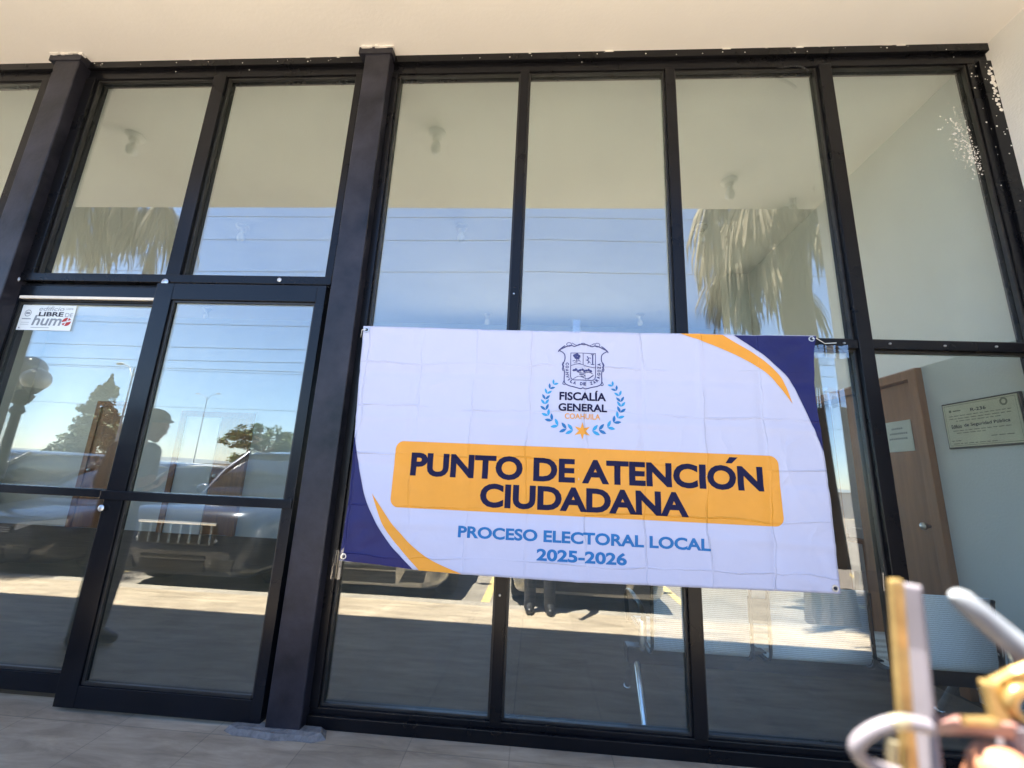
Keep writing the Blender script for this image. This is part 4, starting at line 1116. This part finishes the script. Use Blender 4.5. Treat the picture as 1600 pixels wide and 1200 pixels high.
def palm(x, y, h, skirt0, skirt1, label, seed, rad=1.05, ndead=70):
    t = thing('fan_palm', label, 'palm tree', (x, y, porch_z(y) if y > -2.3 else LOT), 'fan palms between the kerb and the cars')
    random.seed(seed)
    m = MB(); m.tube([(0.02*math.sin(k), 0.02*math.cos(k*1.3), h*k/10) for k in range(11)], [0.26, 0.22, 0.20, 0.19, 0.18, 0.175, 0.17, 0.165, 0.16, 0.16, 0.10], 12)
    m.build('trunk', M['bark'], t, smooth=True)
    m = MB()
    for k in range(ndead):                       # the skirt of dead hanging leaves
        a = random.uniform(0, 6.283); z0 = random.uniform(skirt0+0.9, skirt1)
        r = random.uniform(0.35, 1.0)*rad*(0.85+0.6*noise.noise((math.cos(a)*1.6+seed, math.sin(a)*1.6, 0.3)))
        ex = Vector((math.cos(a), math.sin(a), 0))
        p0 = ex*0.14+Vector((0, 0, z0)); p1 = ex*r*0.6+Vector((0, 0, z0+0.02)); p2 = ex*r+Vector((0, 0, z0-random.uniform(0.25, 0.5)))
        m.tube([tuple(p0), tuple(p1), tuple(p2)], [0.014, 0.010, 0.006], 4)
        ln = max(0.3, min(random.uniform(0.55, 1.15), p2.z-skirt0+random.uniform(-.1, .35)+0.5*noise.noise((a*1.3+seed, 2.2, 0))))
        fan_leaf(m, p2, ex*0.25+Vector((random.gauss(0, .18), random.gauss(0, .18), -1)), ln, 30, 0.7, R_(70))
    m.build('dead_leaf_skirt', M['thatch'], t)
    m = MB()
    for k in range(46):                          # the living crown
        a = random.uniform(0, 6.283); el = random.uniform(-0.35, 1.35)
        ex = Vector((math.cos(a)*math.cos(el), math.sin(a)*math.cos(el), math.sin(el)))
        p0 = Vector((0, 0, h-0.1)); p1 = p0+ex*0.55; p2 = p0+ex*1.05+Vector((0, 0, -0.12))
        m.tube([tuple(p0), tuple(p1), tuple(p2)], [0.018, 0.013, 0.008], 4)
        fan_leaf(m, p2, ex+Vector((0, 0, -0.25)), 0.85, 24, 0.7)
    m.build('crown', M['palmgreen'], t)
    return t
palm(3.36, -3.05, 7.6, 3.72, 6.8, 'fan palm with a shaggy sunlit skirt of dead leaves, reflected right of the banner', 3, 1.95, 86)
palm(-8.2, -3.25, 7.6, 4.95, 6.8, 'fan palm with a dark shaggy skirt, reflected above the glass doors', 14, 1.75, 105)

# ---- globe lamp, street lights, wires
M['lamppost'] = mat('dark_lamp_post', (0.03, 0.032, 0.03), 0.5, var=0.3)
M['globe'] = mat('milky_globe', (0.55, 0.55, 0.50), 0.25, var=0.06)
gl = thing('globe_lamp', 'dark lamp post carrying a cluster of milky globes, reflected in the left glass door', 'street lamp', (-8.45, -4.0, LOT))
m = MB(); m.lathe([(0.16, 0), (0.16, 0.1), (0.10, 0.2), (0.07, 0.5), (0.06, 2.1), (0.10, 2.15), (0.06, 2.25), (0.12, 2.32), (0.16, 2.42), (0.05, 2.5)], n=16); m.build('post', M['lamppost'], gl, smooth=True)
for k, (dx, dy, dz) in enumerate(((0, 0, 2.86), (0.24, 0.05, 2.68), (-0.22, -0.12, 2.70))):
    m = MB(); m.ball((dx, dy, dz), 0.215 if k == 0 else 0.185, 20); m.build('globe', M['globe'], gl, smooth=True)
    m = MB(); m.tube([(0, 0, 2.35), (dx*0.8, dy*0.8, dz-0.38), (dx, dy, dz-0.18)], 0.03, 8); m.lathe([(0.09, -0.19), (0.11, -0.15), (0.05, -0.24)], (dx, dy, dz), 12); m.build('arm', M['lamppost'], gl, smooth=True)
M['galv'] = mat('galvanised_steel', (0.22, 0.23, 0.24), 0.45, metal=0.6, var=0.15)
def street_light(x, y, h, label, rz):
    t = thing('street_light', label, 'street light', (x, y, -0.36), 'tall street lights along the road', rz)
    m = MB(); m.tube([(0, 0, 0), (0, 0, h)], [0.06, 0.03], 10); m.build('pole', M['galv'], t, smooth=True)
    for s in (-1, 1):
        m = MB(); m.tube([(0, 0, h-0.5), (s*0.5, 0, h+0.1), (s*1.3, 0, h+0.35)], 0.022, 8); m.build('arm', M['galv'], t, smooth=True)
        m = MB(); m.ball((s*1.55, 0, h+0.36), (0.34, 0.13, 0.07)); m.build('lamp_head', M['galv'], t, smooth=True)
street_light(-21.3, -18, 6.3, 'twin arm street light reflected beside the conifer in the left glass door', 0.35)
street_light(-41.0, -46, 9.6, 'twin arm street light reflected above the dark off-roader in the right glass door', 0.15)
M['wire'] = mat('black_cable', (0.02, 0.02, 0.02), 0.6, var=0.1)
def upole(x, y, h, label):
    t = thing('utility_pole', label, 'utility pole', (x, y, -0.36), 'utility poles along the road')
    m = MB(); m.tube([(0, 0, 0), (0, 0, h)], [0.15, 0.10], 10); m.build('pole', M['concrete'], t, smooth=True)
    m = MB(); m.box(-0.06, 0.06, -0.9, 0.9, h-0.5, h-0.38); m.build('crossarm', M['galv'], t)
    for yy in (-0.8, -0.3, 0.3, 0.8):
        m = MB(); m.lathe([(0.03, 0), (0.05, 0.05), (0.03, 0.08), (0.05, 0.12), (0.02, 0.16)], (0, yy, h-0.38), 10); m.build('insulator', M['porcelain'], t, smooth=True)
WIRES = [(-12, 10.93), (-12.6, 10.42), (-12.3, 8.88), (-13, 6.62), (-13.2, 5.70), (-13.5, 5.28), (-13, 4.72), (-20, 6.35), (-20.5, 4.4)]
for i, (y, z) in enumerate(WIRES):
    m = MB(); pts = []
    for k in range(41):
        x = -58+k*2.9; f = ((x+58) % 29)/29
        pts.append((x, y-0.2*math.sin(i), z+0.10-0.4*4*f*(1-f)*0.25 + 0.0006*(i % 3-1)*x*8))
    m.tube(pts, 0.011, 5)
    tag(m.build('overhead_wire', M['wire'], None, smooth=True), 'black overhead wire strung along the road, reflected as a thin line on the sky', 'overhead wire', 'overhead wires along the road')
upole(-58, -12.6, 11.2, 'concrete utility pole far down the road on the left, carrying the wires')
upole(58, -12.6, 11.2, 'concrete utility pole far down the road on the right, carrying the wires')

# low pale boundary wall and low houses over the road
M['palewall'] = mat('pale_wall', (0.60, 0.57, 0.50), 0.85, var=0.08, scale=0.7)
m = MB(); m.box(-75, 70, -26.3, -26.0, -0.6, 1.15)
wl = m.build('boundary_wall', M['palewall'], None); tag(wl, 'long low pale boundary wall across the road', 'wall')
m = MB(); m.box(-75, 70, -26.36, -25.94, 1.152, 1.22); m.build('coping', M['concrete'], wl)

# ------------------------------------------------------------------ people
def figure(name, prims, m, voxel, parent=None, smooth_it=4):
    """tapered limbs and rounded masses fused into one continuous skin"""
    mb = MB()
    for q in prims:
        if q[0] == 'b': mb.ball(q[1], q[2], 18)
        else:
            a, c, ra, rc = Vector(q[1]), Vector(q[2]), q[3], q[4]
            d = (c-a); n = 6
            pts = [a - d.normalized()*ra*0.0] + [a+d*k/n for k in range(1, n)] + [c]
            mb.tube([tuple(p) for p in pts], [ra+(rc-ra)*k/n for k in range(n+1)], 16)
            mb.ball(tuple(a), ra, 16); mb.ball(tuple(c), rc, 16)
    o = mb.build(name+'_raw', m, None)
    r = o.modifiers.new('r', 'REMESH'); r.mode = 'VOXEL'; r.voxel_size = voxel; r.use_smooth_shade = True
    s = o.modifiers.new('s', 'SMOOTH'); s.factor = 0.5; s.iterations = smooth_it
    bpy.context.view_layer.update()
    me = bpy.data.meshes.new_from_object(o.evaluated_get(bpy.context.evaluated_depsgraph_get()))
    old = o.data; bpy.data.objects.remove(o); bpy.data.meshes.remove(old)
    me.name = name; me.materials.clear(); me.materials.append(m)
    for pl in me.polygons: pl.use_smooth = True
    o = bpy.data.objects.new(name, me); COL.objects.link(o)
    if parent: o.parent = parent
    return o
M['skin'] = mat('skin', (0.36, 0.155, 0.085), 0.55, var=0.08, scale=30, bump=0.1, bscale=300)
M['skin'].node_tree.nodes['Principled BSDF'].inputs['Subsurface Weight'].default_value = 0.15
M['skin'].node_tree.nodes['Principled BSDF'].inputs['Subsurface Radius'].default_value = (0.01, 0.004, 0.002)
M['jeans'] = mat('dark_trousers', (0.022, 0.022, 0.026), 0.9, var=0.25, scale=14, bump=0.3, bscale=60)
M['shirt'] = mat('dark_shirt', (0.05, 0.055, 0.065), 0.9, var=0.2, scale=9, bump=0.3, bscale=40)
M['shirt2'] = mat('pale_shirt', (0.36, 0.37, 0.38), 0.9, var=0.15, scale=9, bump=0.3, bscale=40)
M['hair'] = mat('black_hair', (0.012, 0.010, 0.009), 0.5, var=0.4, scale=40, bump=0.5, bscale=150)
M['shoe'] = mat('black_shoe', (0.015, 0.014, 0.013), 0.4, var=0.3, scale=20)
def head_prims(c, f, u, s):
    """skull, jaw, nose, lips, brow, ears and neck; f = facing, u = up, s = right"""
    c = Vector(c); f = Vector(f).normalized(); u = Vector(u).normalized(); s = f.cross(u)
    P = lambda a, b, d: tuple(c+f*a+u*b+s*d)
    out = [('b', P(-0.010, 0.030, 0), 0.088), ('b', P(-0.035, 0.025, 0), 0.082), ('b', P(0.030, 0.000, 0), 0.070), ('b', P(0.045, -0.055, 0), 0.050),
           ('b', P(0.070, -0.088, 0), 0.024), ('c', P(0.0, -0.05, 0), P(0.062, -0.085, 0), 0.058, 0.026),
           ('c', P(0.090, 0.015, 0), P(0.112, -0.022, 0), 0.010, 0.015), ('b', P(0.100, -0.026, 0.011), 0.011), ('b', P(0.100, -0.026, -0.011), 0.011),
           ('b', P(0.090, -0.055, 0), (0.016, 0.016, 0.009)), ('b', P(0.086, -0.066, 0), (0.015, 0.015, 0.009)),
           ('c', P(0.083, 0.022, -0.03), P(0.083, 0.022, 0.03), 0.013, 0.013)]
    for q in (-1, 1):
        out += [('b', P(-0.012, -0.005, q*0.085), (0.020, 0.018, 0.030)), ('b', P(0.055, -0.030, q*0.038), 0.030), ('b', P(0.080, 0.005, q*0.032), 0.013)]
    return out
def hand_prims(w, d, n, side, curl, sc=1.0):
    """palm, four unequal bent fingers and a thumb; d = towards the fingertips, n = out of the palm"""
    w = Vector(w); d = Vector(d).normalized(); n = Vector(n).normalized(); s = d.cross(n)*side
    out = [('c', tuple(w), tuple(w+d*0.045), 0.024*sc, 0.020*sc)]
    for k, ln in enumerate((0.070, 0.078, 0.073, 0.058)):
        b0 = w+d*0.078+s*(0.030-0.020*k)
        out.append(('c', tuple(w+d*0.02+s*(0.012-0.010*k)), tuple(b0), 0.016*sc, 0.0105*sc))
        prev = b0; dd = d.copy()
        for j, (fr, rr) in enumerate(((0.45, 0.0092), (0.30, 0.0084), (0.25, 0.0076))):
            ang = curl*(0.6+0.35*j)
            dd = (d*math.cos(ang)+n*math.sin(ang)).normalized() if j == 0 else (dd*math.cos(curl*0.8)+n*math.sin(curl*0.8)).normalized()
            nx = prev+dd*ln*fr; out.append(('c', tuple(prev), tuple(nx), rr*sc*1.05, rr*sc)); prev = nx
    t0 = w+d*0.022+s*0.024; t1 = t0+(s*0.75+d*0.55+n*0.3).normalized()*0.040; t2 = t1+(d*0.8+n*0.55+s*0.1).normalized()*0.030
    out += [('c', tuple(t0), tuple(t1), 0.014*sc, 0.011*sc), ('c', tuple(t1), tuple(t2), 0.0105*sc, 0.009*sc)]
    return out

# the photographer: stands at the kerb, phone held in front of the chest, eyeglasses in the right hand
FZ = porch_z(-2.2)
ph = thing('person', 'person in dark trousers at the kerb holding a phone and eyeglasses', 'person', (0.07, -2.3, FZ))
po = Vector((0.07, -2.3, FZ))
def loc(o): o.location = -po; return o
hipL, hipR = (-0.02, -2.40, 0.80), (0.16, -2.40, 0.80)
knL, knR = (-0.025, -2.30, 0.36), (0.165, -2.30, 0.36)
anL, anR = (-0.03, -2.255, -0.02), (0.17, -2.25, -0.02)
TIP = Vector((0.1468, -2.0385, 1.0985))
body = [('c', hipL, knL, 0.078, 0.052), ('c', knL, anL, 0.050, 0.034), ('c', hipR, knR, 0.078, 0.052), ('c', knR, anR, 0.050, 0.034),
        ('c', (-0.03, -2.25, FZ+0.05), (-0.03, -2.14, FZ+0.032), 0.030, 0.020), ('c', (0.17, -2.25, FZ+0.05), (0.172, -2.135, FZ+0.032), 0.030, 0.020),
        ('b', (0.07, -2.42, 0.86), (0.165, 0.115, 0.13)), ('b', (0.07, -2.43, 1.0), (0.145, 0.105, 0.16)), ('b', (0.07, -2.45, 1.2), (0.165, 0.105, 0.15)),
        ('c', (-0.09, -2.455, 1.29), (0.23, -2.455, 1.29), 0.062, 0.062), ('c', (0.07, -2.455, 1.30), (0.07, -2.44, 1.42), 0.058, 0.052),
        ('c', (-0.105, -2.455, 1.285), (-0.215, -2.40, 1.03), 0.052, 0.040), ('c', (-0.215, -2.40, 1.03), (-0.165, -2.285, 1.075), 0.040, 0.026),
        ('c', (0.245, -2.455, 1.285), (0.345, -2.33, 1.06), 0.052, 0.040), ('c', (0.345, -2.33, 1.06), (0.235, -2.105, 1.005), 0.040, 0.025)]
body += head_prims((0.07, -2.425, 1.50), (0, 1, -0.28), (0, 0.25, 1), None)
body += hand_prims((-0.165, -2.285, 1.075), (0.5, 0.1, 0.85), (0.85, 0.25, -0.45), -1, 0.4, 0.9)
# right hand: pinches the hinge of the eyeglasses between thumb and forefinger
w = Vector((0.232, -2.10, 1.008))
pinch = TIP + Vector((0.0, 0.0, -0.010))
k1 = Vector((0.196, -2.055, 1.045))
body += [('c', tuple(w), (0.213, -2.075, 1.030), 0.024, 0.022)]
kn = [(0.190, -2.040, 1.058), (0.198, -2.030, 1.046), (0.205, -2.028, 1.032), (0.212, -2.034, 1.018)]
mid = [(0.168, -2.018, 1.080), (0.176, -2.004, 1.052), (0.186, -2.003, 1.030), (0.196, -2.012, 1.010)]
tip = [(0.1500, -2.031, 1.092), (0.158, -2.020, 1.062), (0.170, -2.018, 1.040), (0.180, -2.025, 1.015)]
for k in range(4):
    body += [('c', tuple(w), kn[k], 0.018, 0.011), ('c', kn[k], mid[k], 0.0098, 0.0088), ('c', mid[k], tip[k], 0.0088, 0.0075)]
body += [('c', (0.222, -2.092, 1.022), (0.186, -2.072, 1.058), 0.015, 0.011), ('c', (0.186, -2.072, 1.058), tuple(TIP), 0.0105, 0.0088)]
loc(figure('body', body, M['skin'], 0.0042, ph, 3))
E0 = 0.012
tro = [('c', hipL, knL, 0.092, 0.070), ('c', knL, (-0.03, -2.255, -0.055), 0.066, 0.056), ('c', hipR, knR, 0.092, 0.070), ('c', knR, (0.17, -2.25, -0.055), 0.066, 0.056), ('b', (0.07, -2.42, 0.86), (0.178, 0.126, 0.13)), ('b', (0.07, -2.43, 0.95), (0.162, 0.12, 0.07))]
loc(figure('trousers', tro, M['jeans'], 0.01, ph))
shi = [('b', (0.07, -2.43, 0.93), (0.172, 0.128, 0.09)), ('b', (0.07, -2.43, 1.03), (0.162, 0.120, 0.16)), ('b', (0.07, -2.45, 1.2), (0.178, 0.118, 0.155)), ('c', (-0.09, -2.455, 1.29), (0.23, -2.455, 1.29), 0.072, 0.072),
       ('c', (-0.105, -2.455, 1.285), (-0.185, -2.415, 1.10), 0.066, 0.058), ('c', (0.245, -2.455, 1.285), (0.317, -2.365, 1.12), 0.066, 0.058)]
loc(figure('shirt', shi, M['shirt2'], 0.01, ph))
for a in (anL, anR):
    loc(figure('shoe', [('c', (a[0], -2.285, FZ+0.045), (a[0]+0.004, -2.19, FZ+0.045), 0.045, 0.046), ('c', (a[0], -2.19, FZ+0.040), (a[0]+0.006, -2.115, FZ+0.034), 0.046, 0.034), ('c', (a[0], -2.262, FZ+0.06), (a[0], -2.262, FZ+0.10), 0.046, 0.044)], M['shoe'], 0.008, ph))
loc(figure('hair', [('b', (0.07, -2.445, 1.545), (0.094, 0.100, 0.088)), ('b', (0.07, -2.475, 1.51), (0.090, 0.075, 0.085))], M['hair'], 0.008, ph))
phn = thing('phone', 'black phone held sideways in front of the chest of the person at the kerb', 'phone', (-0.045, -2.2235, 1.165))
cf = bpy.data.objects  # phone lies square to the lens
m = MB(); m.box(-0.075, 0.075, -0.004, 0.004, -0.036, 0.036); case = m.build('case', M['plastic'], phn, bevel=0.003)
m = MB(); m.box(-0.070, 0.070, -0.0052, -0.0042, -0.033, 0.033); m.build('screen', M['carglass'], phn)
phn.rotation_euler = (R_(12.6), 0, R_(3.8))

# ---- the eyeglasses, folded, a hand's breadth in front of the lens
M['acetate'] = mat('grey_clear_acetate', (0.145, 0.135, 0.155), 0.4, var=0.1, scale=60, spec=0.6)
M['gold'] = mat('worn_gold_metal', (0.32, 0.22, 0.085), 0.38, metal=0.7, var=0.45, scale=80)
M['pink'] = mat('rose_brown_acetate', (0.19, 0.10, 0.085), 0.3, var=0.15, scale=60)
def cp(px, py, dep):
    """a place given by its bearing from where the photographer stands and its distance"""
    x, y = (px-800)/651.64, -(py-600)/651.64
    return CAM + (r2*x + u2*y + fwd)*dep
eg = thing('eyeglasses', 'folded eyeglasses with gold hinges and greyish clear frames held close to the camera', 'glasses', tuple(cp(1500, 1100, 0.135)))
eo = Vector(eg.location)
def el(o): o.location = -eo; return o
def slab(pts, wv, tv, name, mm, bev=0.0008):
    """a flat bar along pts with half width vectors wv and half thickness vectors tv"""
    m = MB(); m.loft([[p+w_+t_, p-w_+t_, p-w_-t_, p+w_-t_] for p, w_, t_ in zip(pts, wv, tv)])
    return el(m.build(name, mm, eg, bevel=bev))
nx = r2; ny = u2; nf = fwd
# first temple: its lit face put in gold, its shaded face in grey
A = [cp(1417, 912, 0.150), cp(1427, 1010, 0.145), cp(1436, 1110, 0.139), cp(1450, 1225, 0.132)]
slab(A, [nx*0.0034-nf*0.0020]*4, [nx*0.0012+nf*0.0010]*4, 'temple', M['acetate'], 0.0009)
B = [cp(1399, 905, 0.146), cp(1406, 1010, 0.141), cp(1413, 1110, 0.135), cp(1424, 1225, 0.128)]
slab(B, [nx*0.0022]*4, [nf*0.0012]*4, 'temple_lit_face', M['gold'], 0.0008)
# second temple: rounded grey tip
m = MB(); Q = [cp(1492, 926, 0.150), cp(1500, 934, 0.1495), cp(1530, 960, 0.147), cp(1570, 994, 0.144), cp(1640, 1050, 0.138)]
m.tube([tuple(q) for q in Q], [0.0022, 0.0036, 0.0040, 0.0042, 0.0042], 14)
el(m.build('temple', mat('pale_grey_acetate', (0.165, 0.18, 0.20), 0.4, var=0.3, scale=50), eg, smooth=True))
# rim loop at the lower left
ring = spline([(1452, 1136), (1410, 1128), (1370, 1138), (1342, 1158), (1340, 1178), (1365, 1198), (1410, 1213), (1470, 1232)], 6)
m = MB(); m.tube([tuple(cp(q.x, q.y, 0.132-0.00002*(q.x-1340))) for q in ring], 0.0021, 10); el(m.build('rim', M['acetate'], eg, smooth=True))
m = MB(); m.tube([tuple(cp(q[0], q[1], 0.130)) for q in ((1392, 1130), (1400, 1128), (1420, 1126))], [0.0015, 0.0022, 0.0015], 8); m.tube([tuple(cp(q[0], q[1], 0.129)) for q in ((1394, 1155), (1392, 1175), (1394, 1190))], 0.0016, 8); el(m.build('nose_pad', mat('pale_gold_metal', (0.35, 0.32, 0.22), 0.3, metal=0.5, var=0.1), eg, smooth=True))
# bridge bar
slab([cp(1447, 1133, 0.138), cp(1500, 1133, 0.136), cp(1548, 1136, 0.134), cp(1590, 1140, 0.133)], [ny*0.0022]*4, [nf*0.0016]*4, 'bridge', M['pink'], 0.0006)
m = MB(); m.tube([tuple(cp(x, y, 0.1335)) for x, y in ((1505, 1126), (1545, 1128), (1562, 1130))], [0.0013, 0.0016, 0.0010], 8); el(m.build('bridge_wire', M['gold'], eg, smooth=True))
# gold hinge bracket
slab([cp(1545, 1064, 0.138), cp(1556, 1100, 0.136), cp(1566, 1138, 0.134)], [nx*0.0026]*3, [nf*0.0014]*3, 'hinge', M['gold'], 0.0006)
slab([cp(1545, 1074, 0.139), cp(1580, 1056, 0.137), cp(1625, 1040, 0.135)], [ny*0.0020]*3, [nf*0.0014]*3, 'hinge', M['gold'], 0.0006)
m = MB(); m.tube([tuple(cp(q.x, q.y, 0.1345)) for q in spline([(1610, 1075), (1585, 1082), (1578, 1102), (1592, 1122), (1612, 1126)], 6)], 0.0019, 8); el(m.build('hinge_loop', M['gold'], eg, smooth=True))
m = MB(); m.ball(tuple(cp(1596, 1160, 0.137)), 0.006); m.tube([tuple(cp(1585, 1128, 0.134)), tuple(cp(1590, 1160, 0.134)), tuple(cp(1588, 1215, 0.133))], [0.0035, 0.0042, 0.005], 10); el(m.build('end_piece', M['acetate'], eg, smooth=True))

# ---- the second person: stands on the porch at the left, head bent
p2 = thing('person', 'person in a dark cap with bent head, standing on the porch at the left', 'person', (-2.98, -0.72, porch_z(-0.72)))
qo = Vector(p2.location)
def loc2(o): o.location = -qo; return o
z0 = qo.z
bx = -2.98
body = [('c', (bx, -0.63, 0.80), (bx+0.01, -0.62, 0.40), 0.085, 0.055), ('c', (bx+0.01, -0.62, 0.40), (bx-0.02, -0.62, z0+0.07), 0.053, 0.036),
        ('c', (bx, -0.81, 0.80), (bx+0.02, -0.82, 0.40), 0.085, 0.055), ('c', (bx+0.02, -0.82, 0.40), (bx-0.01, -0.82, z0+0.07), 0.053, 0.036),
        ('c', (bx-0.02, -0.62, z0+0.05), (bx+0.13, -0.615, z0+0.035), 0.038, 0.03), ('c', (bx-0.01, -0.82, z0+0.05), (bx+0.14, -0.825, z0+0.035), 0.038, 0.03),
        ('b', (bx, -0.72, 0.86), (0.12, 0.17, 0.13)), ('b', (bx+0.01, -0.72, 1.02), (0.12, 0.155, 0.16)), ('b', (bx+0.02, -0.72, 1.17), (0.12, 0.18, 0.14)),
        ('c', (bx+0.03, -0.56, 1.25), (bx+0.03, -0.88, 1.25), 0.062, 0.062), ('c', (bx+0.05, -0.72, 1.26), (bx+0.11, -0.72, 1.38), 0.058, 0.052),
        ('c', (bx+0.03, -0.545, 1.245), (bx+0.0, -0.50, 0.99), 0.052, 0.040), ('c', (bx+0.0, -0.50, 0.99), (bx+0.20, -0.60, 1.02), 0.040, 0.026),
        ('c', (bx+0.03, -0.895, 1.245), (bx+0.0, -0.94, 0.99), 0.052, 0.040), ('c', (bx+0.0, -0.94, 0.99), (bx+0.20, -0.82, 1.02), 0.040, 0.026)]
body += head_prims((bx+0.17, -0.72, 1.44), (1, 0, -0.30), (0.28, 0, 1), None)
body += hand_prims((bx+0.20, -0.60, 1.02), (0.8, -0.4, 0.25), (0, -0.6, 0.6), 1, 0.5)
body += hand_prims((bx+0.20, -0.82, 1.02), (0.8, 0.4, 0.25), (0, 0.6, 0.6), -1, 0.5)
loc2(figure('body', body, M['skin'], 0.0055, p2, 3))
loc2(figure('trousers', [('c', (bx, -0.63, 0.80), (bx+0.01, -0.62, 0.40), 0.098, 0.072), ('c', (bx+0.01, -0.62, 0.40), (bx-0.02, -0.62, z0+0.05), 0.070, 0.060), ('c', (bx, -0.81, 0.80), (bx+0.02, -0.82, 0.40), 0.098, 0.072), ('c', (bx+0.02, -0.82, 0.40), (bx-0.01, -0.82, z0+0.07), 0.070, 0.060), ('b', (bx, -0.72, 0.87), (0.133, 0.185, 0.14))], M['jeans'], 0.01, p2))
loc2(figure('shirt', [('b', (bx, -0.72, 0.92), (0.132, 0.180, 0.10)), ('b', (bx+0.01, -0.72, 1.04), (0.134, 0.17, 0.16)), ('b', (bx+0.02, -0.72, 1.17), (0.134, 0.195, 0.14)), ('c', (bx+0.03, -0.56, 1.25), (bx+0.03, -0.88, 1.25), 0.073, 0.073),
     ('c', (bx+0.03, -0.545, 1.245), (bx+0.01, -0.505, 1.03), 0.066, 0.056), ('c', (bx+0.03, -0.895, 1.245), (bx+0.01, -0.935, 1.03), 0.066, 0.056)], M['shirt'], 0.01, p2))
hc = Vector((bx+0.17, -0.72, 1.44))
loc2(figure('cap', [('b', tuple(hc+Vector((-0.008, 0, 0.045))), (0.108, 0.094, 0.078)), ('b', tuple(hc+Vector((0.085, 0, 0.030))), (0.045, 0.065, 0.014))], M['shirt'], 0.007, p2))
for yy, dx in ((-0.62, -0.02), (-0.82, -0.01)):
    loc2(figure('shoe', [('c', (bx+dx-0.03, yy, z0+0.045), (bx+dx+0.07, yy, z0+0.045), 0.046, 0.048), ('c', (bx+dx+0.07, yy, z0+0.042), (bx+dx+0.15, yy, z0+0.034), 0.047, 0.034)], M['shoe'], 0.008, p2))
